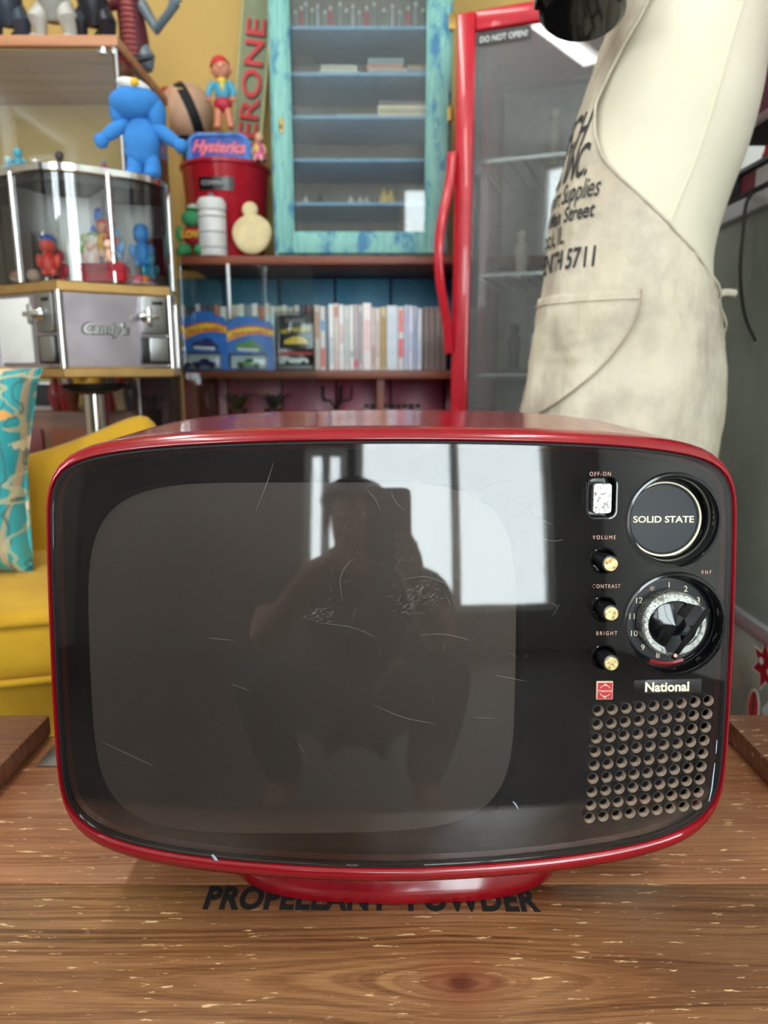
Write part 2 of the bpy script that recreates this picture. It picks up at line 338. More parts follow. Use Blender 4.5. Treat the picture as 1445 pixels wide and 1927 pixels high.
# window frames and panes of the shop front, added high windows included
def window(k, x0, x1, z0, z1, wall):
    def bx(b, a0, a1, c0, c1, d0, d1):
        if wall == 'front': box(b, a0, a1, RY0-.08+d0, RY0-.08+d1, c0, c1)
        else: box(b, RX0-.08+d0, RX0-.08+d1, a0, a1, c0, c1)
    b = B(); f = .055
    bx(b, x0, x0+f, z0, z1, 0, .09); bx(b, x1-f, x1, z0, z1, 0, .09); bx(b, x0+f, x1-f, z0, z0+f, 0, .09); bx(b, x0+f, x1-f, z1-f, z1, 0, .09)
    xm = (x0+x1)/2; bx(b, xm-.03, xm+.03, z0+f, z1-f, 0, .08)
    o = struct('window_%d' % k, b, 'white_paint')
    for s in (0, 1):
        b = B(); bx(b, (x0+f, xm+.03)[s], (xm-.03, x1-f)[s], z0+f, z1-f, .03, .036); g = obj('pane', b, 'clear_glass', o)
for i, h in enumerate(OPEN): window(i+1, *h, 'front')
for i, h in enumerate(SIDE): window(i+1+len(OPEN), *h, 'left')
# strip lights added on the unseen ceiling to brighten the room
for k, (x, y) in enumerate(((-.9, -.6), (.7, -.6), (-.9, 1.0))):
    t = thing('fill_strip_light', 'added white fluorescent fill light on the ceiling, %s' % ('behind the photographer on the left', 'behind the photographer on the right', 'above the display case on the left')[k], 'fill light', (x, y, RH), 'added fill lights')
    b = B(); box(b, x-.06, x+.06, y-.62, y+.62, RH-.06, RH-.001, .008); obj('housing', b, 'white_paint', t)
    for s in (-.03, .03):
        b = B(); cyl(b, (x+s, y-.58, RH-.078), (x+s, y+.58, RH-.078), .014); obj('tube', b, 'fill_tube_light', t)
    l = area('fill_strip_lamp', (0, 0, -.10), (0, 0, 0), .10, 1.15, 5, col=(1, .97, .93)); l.parent = t
# ------------------------------------------------------------------ crate used as a table
CZ = 0.408; CX = .425; CY0, CY1, SEAM = .285, .707, .4815
crate = thing('wooden_crate', 'varnished reddish brown wooden crate under the television, stencilled with black letters', 'crate', (0, .5, 0))
kn = at(868, 1850, 1); kn = Vector((0, 0, CAMZ)) + (kn-Vector((0, 0, CAMZ)))*((CAMZ-CZ)/(CAMZ-kn.z))
crate_wood('crate_wood_knot', (kn.x, kn.y-.5, 0)); crate_wood('crate_wood_back', None, seed=2.3, base=((112, 66, 42), (152, 100, 66), (178, 128, 88)))
crate_wood('crate_wood_batten', None, base=((80, 46, 30), (116, 72, 48), (150, 104, 70)), seed=5.1, gloss=.45)
b = B(); box(b, -CX, CX, CY0, SEAM-.0006, CZ-.018, CZ, .0012); obj('plank', b, 'crate_wood_knot', crate)
b = B(); box(b, -CX, CX, SEAM+.0006, CY1, CZ-.018, CZ, .0012); obj('plank', b, 'crate_wood_back', crate)
for s, x0, x1 in ((-1, -.455, -.362), (1, .367, .455)):
    b = B(); box(b, x0, x1, CY0+.26, CY1+.004, CZ+.0002, CZ+.0235, .003); obj('batten', b, 'crate_wood_batten', crate)
for k in range(3):
    z0 = .02+k*.122
    for y0, y1 in ((CY0+.002, CY0+.020), (CY1-.020, CY1-.002)):
        b = B(); box(b, -CX, CX, y0, y1, z0, z0+.120, .001); obj('plank', b, 'crate_wood_back', crate)
    for x0, x1 in ((-CX, -CX+.018), (CX-.018, CX)):
        b = B(); box(b, x0, x1, CY0+.021, CY1-.021, z0, z0+.120, .001); obj('plank', b, 'crate_wood_back', crate)
b = B(); box(b, -CX, CX, CY0, CY1, .0, .019, .001); obj('base_board', b, 'crate_wood_back', crate)
M = Matrix.Translation((-.0105, .4550, CZ+.0003)) @ Matrix.Rotation(math.radians(-.6), 4, 'Z')
letter('lettering', 'PROPELLANT  POWDER', .0315, M, 'ink_black', crate, ext=.0002, sx=.70, bold=.0012, space=1.06)
pb = thing('metal_bracket', 'grey metal bracket plate screwed on the crate behind the television', 'bracket', (-.325, .668, CZ))
b = B(); box(b, -.348, -.262, .645, .69, CZ+.0003, CZ+.0025, .0008); obj('plate', b, 'steel', pb)
b = B(); lathe(b, [(0.0001, .0056), (.004, .005), (.0062, .0026)], (-.324, .668, CZ), seg=20); obj('screw', b, 'steel', pb)

# ------------------------------------------------------------------ television
TVC = Vector((.0068, .45, CAMZ-.1964)); YAW, REC = .0127, .1073
FM = Matrix.Translation(TVC) @ Matrix.Rotation(YAW, 4, 'Z') @ Matrix.Rotation(-REC, 4, 'X')
A_, B_ = .2326, .1498
tv = thing('television', 'red plastic television with smoked glass front and round dials standing on the crate', 'television', (TVC.x, .56, CZ))
def outline(n=200, nxt=2.03, nyt=18.5, nxb=1.56, nyb=10.3, a=A_, b=B_):
    d = []
    for i in range(24000):
        t = 2*PI*i/24000; c, s = math.cos(t), math.sin(t); top = s > 0
        d.append((a*math.copysign(abs(c)**(2/(nxt if top else nxb)), c), b*math.copysign(abs(s)**(2/(nyt if top else nyb)), s)))
    L = [0.0]
    for i in range(len(d)): L.append(L[-1]+math.dist(d[i], d[(i+1) % len(d)]))
    out = []; j = 0
    for k in range(n):
        q = L[-1]*k/n
        while L[j+1] < q: j += 1
        f = (q-L[j])/max(1e-12, L[j+1]-L[j]); p0, p1 = d[j], d[(j+1) % len(d)]
        out.append((p0[0]+(p1[0]-p0[0])*f, p0[1]+(p1[1]-p0[1])*f))
    for _ in range(2): out = [((out[i-1][0]+2*out[i][0]+out[(i+1) % n][0])/4, (out[i-1][1]+2*out[i][1]+out[(i+1) % n][1])/4) for i in range(n)]
    return out
OUT = outline()
def onorm(O):
    n = len(O); R = []
    for i in range(n):
        dx, dy = O[(i+1) % n][0]-O[i-1][0], O[(i+1) % n][1]-O[i-1][1]; l = math.hypot(dx, dy); R.append((dy/l, -dx/l))
    return R
ON = onorm(OUT)
def sag(u, v): return .010*(u/A_)**2 + .0065*(v/B_)**2
def ring(side, top, bot, w, curve=0.0):
    R = []
    for (u, v), (nx, ny) in zip(OUT, ON):
        d = side*nx*nx + (top if ny > 0 else bot)*ny*ny
        R.append(FM @ Vector((u+nx*d, w+sag(u, v), v+ny*d)))
    return R
# cabinet shell: rounded lip round the sheet, body tapering to the back
b = B()
prof = [(-.0040, -.0040, -.0040, .0100), (.0004, .0004, .0004, .0080), (.0006, .0006, .0006, .0008), (.0012, .0018, .0022, -.0012), (.0024, .0048, .0070, -.0008), (.0034, .0078, .0115, .0024), (.0040, .0098, .0142, .0080),
        (.0042, .0112, .0152, .0180), (.0042, .0140, .0150, .045), (.0030, .0185, .0135, .080), (-.0005, .0235, .008, .120), (-.007, .0280, .000, .160), (-.016, .0310, -.010, .195), (-.028, .0300, -.024, .225), (-.045, .0230, -.042, .248), (-.075, .0, -.07, .262)]
loft(b, [ring(*p) for p in prof], True, (False, True)); obj('shell', b, 'tv_red', tv, 60)
b = B(); loft(b, [ring(.0003, .0003, .0003, w) for w in (.0004, .006)] , True)
gk = [(.0003, .0012), (-.0010, .0010), (-.0018, .0020), (-.0018, .006)]
b.free(); b = B(); loft(b, [ring(o_, o_, o_, w) for o_, w in gk], True); obj('gasket', b, 'black_matte', tv, 60)
# pedestal foot
def foot_ring(z, gx, gy0, gy1):
    n = 64; R = []
    for i in range(n):
        t = 2*PI*i/n; c, s = math.cos(t), math.sin(t)
        x = gx*math.copysign(abs(c)**.36, c); y = math.copysign(abs(s)**.42, s); y = (gy0 if y < 0 else gy1)*abs(y)
        if y < 0: y *= 1-.16*(x/gx)**2
        R.append(Vector((TVC.x+.002+x, .56+y, z)))
    return R
b = B(); loft(b, [foot_ring(CZ+.0003, .131, -.1010, .10), foot_ring(CZ+.003, .133, -.1030, .102), foot_ring(CZ+.012, .136, -.1015, .10), foot_ring(CZ+.026, .140, -.092, .095), foot_ring(CZ+.055, .142, -.07, .085)], True, (True, True)); obj('foot', b, 'tv_red', tv, 60)
# front sheet with cut-outs
def scaled(o_, w): 
    return [Vector((u-nx*o_, w+sag(u, v), v-ny*o_)) for (u, v), (nx, ny) in zip(OUT, ON)]
b = B(); NR = 26; rings = []
for k in range(NR):
    f = 1-k/NR; f = f**.8
    rings.append([Vector(((u-nx*.0015)*f, sag(u*f, v*f), (v-ny*.0015)*f)) for (u, v), (nx, ny) in zip(OUT, ON)])
R = loft(b, [[q+Vector((0, .0030, 0)) for q in rings[0]]] + rings, True)
cv = b.verts.new((0, 0, 0)); L_ = R[-1]
for i in range(len(L_)): b.faces.new((L_[i], L_[(i+1) % len(L_)], cv))
# back face
back = [[q+Vector((0, .0030, 0)) for q in r] for r in rings[1:]]
RB = [R[0]]; 
for r in back: RB.append([b.verts.new(p) for p in r])
for a_, c_ in zip(RB, RB[1:]):
    for i in range(len(a_)): j = (i+1) % len(a_); b.faces.new((c_[i], c_[j], a_[j], a_[i]))
cv2 = b.verts.new((0, .0030, 0)); L_ = RB[-1]
for i in range(len(L_)): b.faces.new((L_[(i+1) % len(L_)], L_[i], cv2))
bmesh.ops.recalc_face_normals(b, faces=b.faces[:])
me = bpy.data.meshes.new('front_sheet'); b.to_mesh(me); b.free()
D1, D2 = (.1905, .0960, .0300), (.1928, .0245, .0335)
KN = [(.1418, .0694), (.1428, .0364), (.1437, .0027)]
SWC = (.1403, .1118)
G = []
for r in range(9):
    for c in range(9):
        fr_, fc = r/8, c/8
        u = (140.7+(219.1-140.7)*fc)*(1-fr_)+(137.7+(215.3-137.7)*fc)*fr_; v = (-34.9+4.8*fc)*(1-fr_)+(-114.0+6.7*fc)*fr_
        G.append((u/1000, v/1000))
RY = Matrix.Rotation(-PI/2, 4, 'X')         # local z of a lathe -> panel +w (y)
def cutter(fn):
    c = B(); fn(c); bmesh.ops.recalc_face_normals(c, faces=c.faces[:]); m_ = bpy.data.meshes.new('cutter'); c.to_mesh(m_); c.free()
    return m_
def cutfn(c):
    for u, v, r in (D1, D2): cyl(c, (u, -.03, v), (u, .05, v), r, seg=72)
    for u, v in KN: cyl(c, (u, -.03, v), (u, .05, v), .0078, seg=32)
    for u, v in G: cyl(c, (u, -.03, v), (u, .05, v), .0032, seg=16)
    Mx = Matrix(((1, 0, 0, SWC[0]), (0, 0, 1, -.03), (0, 1, 0, SWC[1]), (0, 0, 0, 1)))
    prism(c, rrect(.0180, .0262, .0045), Mx, .08)
cmesh = cutter(cutfn)
ob = bpy.data.objects.new('front_sheet', me); oc = bpy.data.objects.new('cutter', cmesh); COL.objects.link(ob); COL.objects.link(oc)
md = ob.modifiers.new('cut', 'BOOLEAN'); md.operation = 'DIFFERENCE'; md.object = oc; md.solver = 'EXACT'
dg = bpy.context.evaluated_depsgraph_get(); pm_ = bpy.data.meshes.new_from_object(ob.evaluated_get(dg))
bpy.data.objects.remove(ob); bpy.data.objects.remove(oc)
print('FRONT_SHEET verts', len(pm_.vertices), 'faces', len(pm_.polygons))
pm_.transform(FM); panel = obj('front_sheet', pm_, 'smoked_panel', tv, 30)
panel['label'] = 'smoked glossy front sheet reflecting the shop window'
def FV(u, w, v): return FM @ Vector((u, w, v))
def fobj(name, bm, m, parent=tv, sm=40):
    bm.transform(FM); return obj(name, bm, m, parent, sm)
# mask and picture tube behind the sheet
def tube_out(n=96, a=.1435, b=.1215, e=5.2):
    return [(a*math.copysign(abs(math.cos(2*PI*i/n))**(2/e), math.cos(2*PI*i/n)), b*math.copysign(abs(math.sin(2*PI*i/n))**(2/e), math.sin(2*PI*i/n))) for i in range(n)]
TO = tube_out(a=.1520, b=.1285, e=4.8); TCu, TCv = -.0640, -.0070
b = B(); rr = []
for f in (1, .93, .8, .6, .4, .2): rr.append([Vector((TCu+u*f, .020+.016*f*f*((u/.152)**2+(v/.1285)**2)*.5, TCv+v*f)) for u, v in TO])
Rr = loft(b, rr); c_ = b.verts.new((TCu, .020, TCv))
for i in range(len(Rr[-1])): b.faces.new((Rr[-1][i], Rr[-1][(i+1) % len(TO)], c_))
fobj('picture_tube', b, 'tube_glass', sm=60)
b = B()
inner = [Vector((TCu+u*.995, .040, TCv+v*.995)) for u, v in TO]; lip = [Vector((TCu+u*1.02, .022, TCv+v*1.02)) for u, v in TO]
outer = []
for u, v in TO:       # cast outwards to the cabinet outline
    k = min(range(len(OUT)), key=lambda i: abs(math.atan2(OUT[i][1]-TCv, OUT[i][0]-TCu)-math.atan2(v, u))); outer.append(Vector((OUT[k][0]*.975, .036+.012*(OUT[k][0]/A_)**2, OUT[k][1]*.965)))
rim_ = []
for u, v in TO:
    k = min(range(len(OUT)), key=lambda i: abs(math.atan2(OUT[i][1]-TCv, OUT[i][0]-TCu)-math.atan2(v, u))); rim_.append(Vector((OUT[k][0]*1.0, .0065+sag(*OUT[k]), OUT[k][1]*1.0)))
loft(b, [inner, lip, outer, rim_]); fobj('tube_mask', b, 'tube_mask_dark', sm=50)
# grille cups
b = B(); lathe(b, [(.0039, -.0002), (.0036, .0002), (.0031, .0008), (.0029, .0042)], M=RY, seg=14)
src = None
for u, v in G:
    Mh = Matrix.Translation((0, sag(u, v), 0)) @ Matrix.Translation((u, 0, v))
    L = Matrix.Translation(-Vector((TVC.x, .56, CZ))) @ FM @ Mh
    if src is None:
        src = obj('grille_hole', b, 'dusty_hole', None); src.parent = tv; src.matrix_local = L
    else: inst('grille_hole', src, tv, L)
# recessed round wells
def well(u, v, r, depth, name):
    w0 = sag(u, v); b = B()
    lathe(b, [(r+.0030, w0+.0006), (r+.0022, w0-.0010), (r+.0006, w0-.0012), (r-.0006, w0+.0006), (r-.0012, w0+.003), (r-.0018, w0+depth), (.0001, w0+depth+.0002)], (u, 0, v), RY, 72)
    return fobj(name, b, 'black_gloss', sm=50), w0+depth
_, wd1 = well(*D1, .0165, 'badge_well'); wl2, wd2 = well(*D2, .0125, 'dial_well')
def disc(name, u, v, r, w, t, m, parent=tv, seg=64, dome=0):
    b = B(); lathe(b, [(.0001, w-dome), (r*.6, w-dome*.6), (r*.92, w-dome*.1), (r-.0004, w), (r, w+.0004), (r, w+t)], (u, 0, v), RY, seg); return fobj(name, b, m, parent, 50)
bd = disc('badge', D1[0]-.001, D1[1]-.0005, .0250, wd1-.0022, .002, 'badge_black')
b = B(); lathe(b, [(.0250, wd1-.0018), (.0252, wd1-.0030), (.0262, wd1-.0030), (.0266, wd1-.001)], (D1[0]-.001, 0, D1[1]-.0005), RY, 72); fobj('silver_ring', b, 'print_cream', bd)
def fletter(name, s, size, u, v, w, m, parent=tv, rot=0, **k):
    M = FM @ Matrix.Translation((u, w, v)) @ Matrix.Rotation(PI/2, 4, 'X') @ Matrix.Rotation(rot, 4, 'Z')
    return letter(name, s, size, M, m, parent, ext=.00012, **k)
fletter('lettering', 'SOLID STATE', .0064, D1[0]-.0012, D1[1]-.0028, wd1-.0024, 'print_cream', bd, sx=1.14, bold=.00012)
# channel dial
dl = disc('channel_plate', D2[0], D2[1], .0310, wd2-.0006, .0004, 'black_plastic')
for k, s in enumerate(['1', '2', '3', '4', '5', '6', '7', '8', '9', '10', '11', '12', '*']):
    a = PI/2-k*2*PI/13; fletter('numeral', s, .0058 if s != '*' else .009, D2[0]+.0255*math.cos(a), D2[1]+.0255*math.sin(a)-(.0021 if s != '*' else .0042), wd2-.0009, 'print_cream' if s != '*' else 'print_pink', dl, sx=1.05)
b = B(); lathe(b, [(D2[2]-.0012, wd2-.0016), (D2[2]-.0032, wd2-.0014)], (0, 0, 0), RY, 72)
b.free()
b = B(); ra, rb_ = D2[2]-.0009, D2[2]-.0040
pts = [(math.radians(a)) for a in range(248, 294, 3)]
loft(b, [[Vector((D2[0]+q*math.cos(a), wd2-.0065 if q == ra else wd2-.0008, D2[1]+q*math.sin(a))) for a in pts] for q in (ra-.0008, rb_)], False); fobj('red_inlay', b, 'tv_red')
kb = B(); seg = 90; kr = []
for (r, w_) in ((.0222, wd2-.001), (.0222, wd2-.0120)):
    kr.append([Vector((D2[0]+(r+(.0005 if i % 2 else 0))*math.cos(2*PI*i/180), w_, D2[1]+(r+(.0005 if i % 2 else 0))*math.sin(2*PI*i/180))) for i in range(180)])
kr.append([Vector((D2[0]+.0212*math.cos(2*PI*i/180), wd2-.0134, D2[1]+.0212*math.sin(2*PI*i/180))) for i in range(180)])
kr.append([Vector((D2[0]+.0186*math.cos(2*PI*i/180), wd2-.0134, D2[1]+.0166*math.sin(2*PI*i/180))) for i in range(180)])
kr.append([Vector((D2[0]+.0184*math.cos(2*PI*i/180), wd2-.0110, D2[1]+.0164*math.sin(2*PI*i/180))) for i in range(180)])
loft(kb, kr, True, (False, True)); knob = fobj('channel_knob', kb, 'worn_chrome', sm=25)
disc('knob_dome', D2[0]-.0006, D2[1], .0172, wd2-.0120, .002, 'black_gloss', knob, 56, .0035)
p0, p1 = Vector((.2115, 0, .0375)), Vector((.1885, 0, .0030)); dv = (p1-p0).normalized(); nv = Vector((-dv.z, 0, dv.x))
if nv.x < 0: nv = -nv
b = B(); poly = [p0-nv*.010+dv*.004, p0+nv*.0014, p1+nv*.0014, p1-nv*.010-dv*.006, p1-nv*.0125-dv*.014, p0-nv*.0125+dv*.011]
loft(b, [[Vector((q.x, w_, q.z)) for q in poly] for w_ in (wd2-.0145, wd2-.0105)], True, (True, True))
ba = [p0+nv*.0018, p1+nv*.0018, p1-nv*.0020, p0-nv*.0020]
loft(b, [[Vector((q.x, w_, q.z)) for q in ba] for w_ in (wd2-.0215, wd2-.0140)], True, (True, True)); fobj('pointer', b, 'black_gloss', knob, 30)
b = B(); q = p1-dv*.003; cyl(b, (q.x, wd2-.0219, q.z), (q.x, wd2-.0214, q.z), .0013); fobj('pointer_dot', b, 'print_pink', knob)
# three push-turn knobs
for (u, v), t in zip(KN, ('VOLUME', 'CONTRAST', 'BRIGHT')):
    w0 = sag(u, v); b = B(); lathe(b, [(.0094, w0+.0002), (.0086, w0-.0010), (.0076, w0-.0004), (.0072, w0+.003), (.0072, w0+.014), (.0001, w0+.0141)], (u, 0, v), RY, 36); fobj('knob_well', b, 'black_gloss', sm=50)
    b = B(); n_ = 72; du, dv_ = .0008, -.0004
    rings_ = [(.0056, w0+.0135), (.0056, w0-.0105), (.0058, w0-.0115), (.0056, w0-.0128), (.0050, w0-.0130)]
    loft(b, [[Vector((u+du+(r+(.0002 if (i % 2 and k_ < 2) else 0))*math.cos(2*PI*i/n_), w_, v+dv_+(r+(.0002 if (i % 2 and k_ < 2) else 0))*math.sin(2*PI*i/n_))) for i in range(n_)] for k_, (r, w_) in enumerate(rings_)], True, (False, True))
    kk = fobj('control_knob', b, 'black_plastic', sm=30); disc('brass_cap', u+du, v+dv_, .0047, w0-.0134, .0006, 'worn_brass', kk, 32)
fletter('lettering', 'OFF-ON', .0038, .1391, .1266, sag(.139, .127)-.0002, 'print_pink', space=1.35, sx=.85)
for t, (u, v) in (('VOLUME', (.1421, .0838)), ('CONTRAST', (.1441, .0506)), ('BRIGHT', (.1450, .0182)), ('VHF', (.2142, .0590))):
    fletter('lettering', t, .0038, u, v, sag(u, v)-.0002, 'print_pink', space=1.5 if len(t) < 7 else 1.3, sx=.80)
# power switch
w0 = sag(*SWC); Mx = Matrix(((1, 0, 0, SWC[0]), (0, 0, 1, 0), (0, 1, 0, SWC[1]), (0, 0, 0, 1)))
b = B(); loft(b, [[Mx @ Vector((x, y, z)) for x, y in rrect(*wh)] for wh, z in (((.0215, .0298, .006), w0+.0004), ((.0206, .0288, .0056), w0-.0012), ((.0186, .0268, .0047), w0-.0010), ((.0176, .0258, .0043), w0+.002), ((.0170, .0250, .004), w0+.012))], True, (False, True))
sw = fobj('power_switch', b, 'black_gloss', sm=50)
b = B(); loft(b, [[Mx @ Vector((x, y-.0004, z)) for x, y in rrect(*wh)] for wh, z in (((.0128, .0205, .0022), w0+.010), ((.0128, .0205, .0022), w0-.0006), ((.0120, .0197, .002), w0-.0016), ((.0108, .0185, .0018), w0-.0016))], True, (False, True)); fobj('button', b, 'worn_chrome', sw, 40)
# emblem and name plate
w0 = sag(.1447, -.0203)
b = B(); box(b, .1389, .1503, w0-.0012, w0+.001, -.0268, -.0140, .0005); em = fobj('emblem', b, 'print_gold')
b = B(); box(b, .1396, .1496, w0-.0015, w0-.0010, -.0261, -.0147); fobj('emblem_field', b, cm((178, 26, 52), .4), em)
b = B()
for a0, a1 in ((28, 152), (208, 332)):
    ar = [math.radians(a) for a in range(a0, a1+1, 6)]
    loft(b, [[Vector((.1446+q*math.cos(a), w0-.0017, -.0204+q*math.sin(a))) for a in ar] for q in (.0036, .0041)], False)
for du_, dv_, s in ((.0006, .0041, 1), (-.0006, -.0041, -1)):
    b.faces.new([b.verts.new((.1446+du_+x*s, w0-.0017, -.0204+dv_+y*s)) for x, y in ((-.0012, .0014), (.0010, 0), (-.0012, -.0008))])
fobj('emblem_arrows', b, 'print_gold', em); fletter('lettering', 'National', .0027, .1446, -.0212, w0-.0017, 'print_gold', em, sx=1.0)
w0 = sag(.189, -.019); tl = Matrix.Rotation(math.radians(2.2), 4, 'Y')
b = B(); box(b, -.0236, .0236, -.0010, .001, -.0050, .0050, .0004); b.transform(Matrix.Translation((.1890, w0, -.0188)) @ Matrix.Rotation(math.radians(-.8), 4, 'Y')); npl = fobj('name_plate', b, 'plate_dark')
fletter('lettering', 'National', .0092, .1885, -.0220, w0-.0013, 'print_cream', npl, rot=math.radians(.8), bold=.00025, sx=.98)
# scratches, scuffs and chips on the front sheet
random.seed(21)
def px2face(x, y):
    d = (at(x, y, 1)-Vector((0, 0, CAMZ))); Mi = FM.inverted(); o_ = Mi @ Vector((0, 0, CAMZ)); q = (Mi.to_3x3() @ d); t_ = -o_.y/q.y
    for _ in range(4): u, v = o_.x+q.x*t_, o_.z+q.z*t_; t_ = (sag(u, v)-o_.y)/q.y
    return o_.x+q.x*t_, o_.z+q.z*t_
def stroke(bm, pts, wd):
    P = [px2face(*p) for p in pts]; L, R_ = [], []
    for i, (u, v) in enumerate(P):
        a, c = P[max(0, i-1)], P[min(len(P)-1, i+1)]; dx, dy = c[0]-a[0], c[1]-a[1]; l = math.hypot(dx, dy) or 1; k = wd*(.35+.65*math.sin(PI*(i+.5)/len(P)))
        for S, s in ((L, 1), (R_, -1)): S.append(bm.verts.new(FV(u-dy/l*k*s, sag(u, v)-.00012, v+dx/l*k*s)))
    for i in range(len(P)-1): bm.faces.new((L[i], L[i+1], R_[i+1], R_[i]))
pm('scratch_white', (150, 148, 146), .7); pm('chip_blue', (168, 186, 206), .6)
b = B()
fixed = [[(480, 965), (500, 915), (515, 870)], [(645, 1130), (640, 1090), (655, 1060), (668, 1052)], [(790, 1195), (830, 1193), (868, 1200), (885, 1206)], [(600, 1172), (660, 1180), (705, 1197)], [(898, 925), (935, 908), (965, 903)], [(975, 945), (1010, 972), (1040, 988)], [(690, 920), (706, 940), (716, 960)], [(735, 925), (745, 945), (760, 960)],
         [(700, 1325), (760, 1350), (820, 1362)], [(390, 1200), (440, 1205)], [(430, 1285), (470, 1300)], [(190, 1395), (290, 1442)], [(930, 1270), (990, 1282)], [(1005, 1010), (1040, 1018), (1060, 1015)], [(760, 1090), (800, 1085), (840, 1098)], [(890, 1350), (930, 1352)], [(970, 1508), (975, 1522)], [(560, 1395), (575, 1420)]]
for f in fixed: stroke(b, [tuple(p) for p in smooth_path([(x, y, 0) for x, y in f], 5)] if False else [(p.x, p.y) for p in smooth_path([(x, y, 0) for x, y in f], 5)], .00008)
for k in range(60):
    x, y = random.gauss(800, 150), random.gauss(1060, 110); a = random.uniform(0, PI); l = random.uniform(4, 22)
    if 200 < x < 1060 and 880 < y < 1450: stroke(b, [(x, y), (x+l*.5*math.cos(a)+1, y+l*.5*math.sin(a)), (x+l*math.cos(a), y+l*math.sin(a)+2)], .00005)
for cx_, cy_, sx_, sy_, n_ in ((595, 1158, 20, 7, 46), (795, 1122, 18, 12, 60), (760, 1145, 14, 12, 22)):
    for k in range(n_):
        x, y = random.gauss(cx_, sx_), random.gauss(cy_, sy_); a = random.uniform(-.9, .1); l = random.uniform(3, 9); stroke(b, [(x, y), (x+l*.5*math.cos(a), y+l*.5*math.sin(a)), (x+l*math.cos(a), y+l*math.sin(a))], .00007)
o = obj('scratches', b, 'scratch_white', panel, normals=False); o['kind'] = 'stuff'
b = B(); stroke(b, [(399, 1608), (404, 1614), (410, 1622)], .0011); stroke(b, [(1349, 1392), (1348, 1405), (1347, 1418)], .0003); stroke(b, [(1345, 1436), (1342, 1460), (1339, 1485), (1334, 1508)], .00045); stroke(b, [(965, 1508), (970, 1514), (975, 1522)], .0004)
obj('paint_chips', b, 'chip_blue', panel, normals=False)
# ------------------------------------------------------------------ mustard armchair and teal cushion
ac = thing('armchair', 'mustard yellow upholstered armchair with piped seat, behind the crate', 'armchair', (-.66, .81, 0))
AM = Matrix.Translation((-.66, .81, 0)) @ Matrix.Rotation(math.radians(15), 4, 'Z')
def aobj(name, b, m, parent=ac, sm=50): b.transform(AM); return obj(name, b, m, parent, sm)
b = B(); box(b, -.34, .34, .03, .50, .10, .388, .03, seg=4); aobj('seat_base', b, 'mustard_velvet')
b = B(); box(b, -.355, .355, .0, .44, .39, .487, .034, seg=5)
for v in b.verts: v.co.z += .008*max(0, 1-(v.co.x/.33)**2)*(1 if v.co.z > .44 else 0)
sc_ = aobj('seat_cushion', b, 'mustard_velvet')
for z in (.398, .478):
    b = B(); tube(b, [(x, y, z) for x, y in [(-.352, .42), (-.352, .03), (-.325, .002), (.325, .002), (.352, .03), (.352, .42)]], .0055); aobj('piping', b, 'mustard_velvet', sc_)
b = B(); rows = []
for k, (yf, yb) in enumerate(((.335, .44), (.34, .445))): pass
nx_ = 60
def btop(x): return .630 + .118*(x/.37)**2
fr_, bk_ = [], []
rings_ = []
for i in range(nx_+1):
    x = -.372+.744*i/nx_; e = (abs(x)/.372)**8; zt = btop(x)-.02*e-.06*(abs(x)/.372)**24; h = zt-.30; r = []
    for t in range(20):
        a = 2*PI*t/20; cy = math.copysign(abs(math.cos(a))**.5, math.cos(a)); cz = math.copysign(abs(math.sin(a))**.35, math.sin(a))
        th = .052*max(.12, 1-(abs(x)/.372)**14)**.5; z = .30+h*(cz*.5+.5); y = .395+(z-.30)*.16+cy*th-.03*(x/.372)**2
        r.append(Vector((x, y, z)))
    rings_.append(r)
loft(b, rings_, True, (True, True)); aobj('backrest', b, 'mustard_velvet')
for sx_ in (-.28, .28):
    for sy_ in (.09, .44):
        b = B(); cyl(b, (sx_, sy_, 0), (sx_*.95, sy_, .105), .014, .022); aobj('leg', b, 'brown_wood')
def pillow(bm, M, w, h, t, n=22):
    def P(i, j, s):
        u, v = 2*i/n-1, 2*j/n-1
        pin = 1-.085*(1-v*v); pin2 = 1-.085*(1-u*u)
        th = t*(max(0, (1-u**4)*(1-v**4)))**.45
        return M @ Vector((u*w/2*pin, s*th + .010*math.sin(3*u+4*v), v*h/2*pin2))
    V = {}
    for s in (1, -1):
        for i in range(n+1):
            for j in range(n+1):
                k = (i, j, s) if 0 < i < n and 0 < j < n else (i, j, 0)
                if k not in V: V[k] = bm.verts.new(P(i, j, s))
        g = lambda i, j: V[(i, j, s)] if 0 < i < n and 0 < j < n else V[(i, j, 0)]
        for i in range(n):
            for j in range(n): bm.faces.new((g(i, j), g(i+1, j), g(i+1, j+1), g(i, j+1)))
cu = thing('cushion', 'teal cushion printed with branches and pink blossoms on the yellow armchair', 'cushion', (-.72, 1.08, .49))
b = B(); pillow(b, Matrix.Translation((-.742, 1.095, .648)) @ Matrix.Rotation(math.radians(10), 4, 'Z') @ Matrix.Rotation(math.radians(-17), 4, 'X') @ Matrix.Rotation(math.radians(2), 4, 'Y'), .385, .335, .062); obj('cover', b, 'chinoiserie', cu, 60)
b = B(); Mz = Matrix.Translation((-.742, 1.095, .648)) @ Matrix.Rotation(math.radians(10), 4, 'Z') @ Matrix.Rotation(math.radians(-17), 4, 'X') @ Matrix.Rotation(math.radians(2), 4, 'Y')
tube(b, [Mz @ Vector(p) for p in ((-.187, 0, -.16), (-.172, 0, 0), (-.187, 0, .162), (0, 0, .152), (.187, 0, .162), (.172, 0, 0), (.187, 0, -.16))], .003, 6); obj('seam', b, 'chinoiserie', cu)

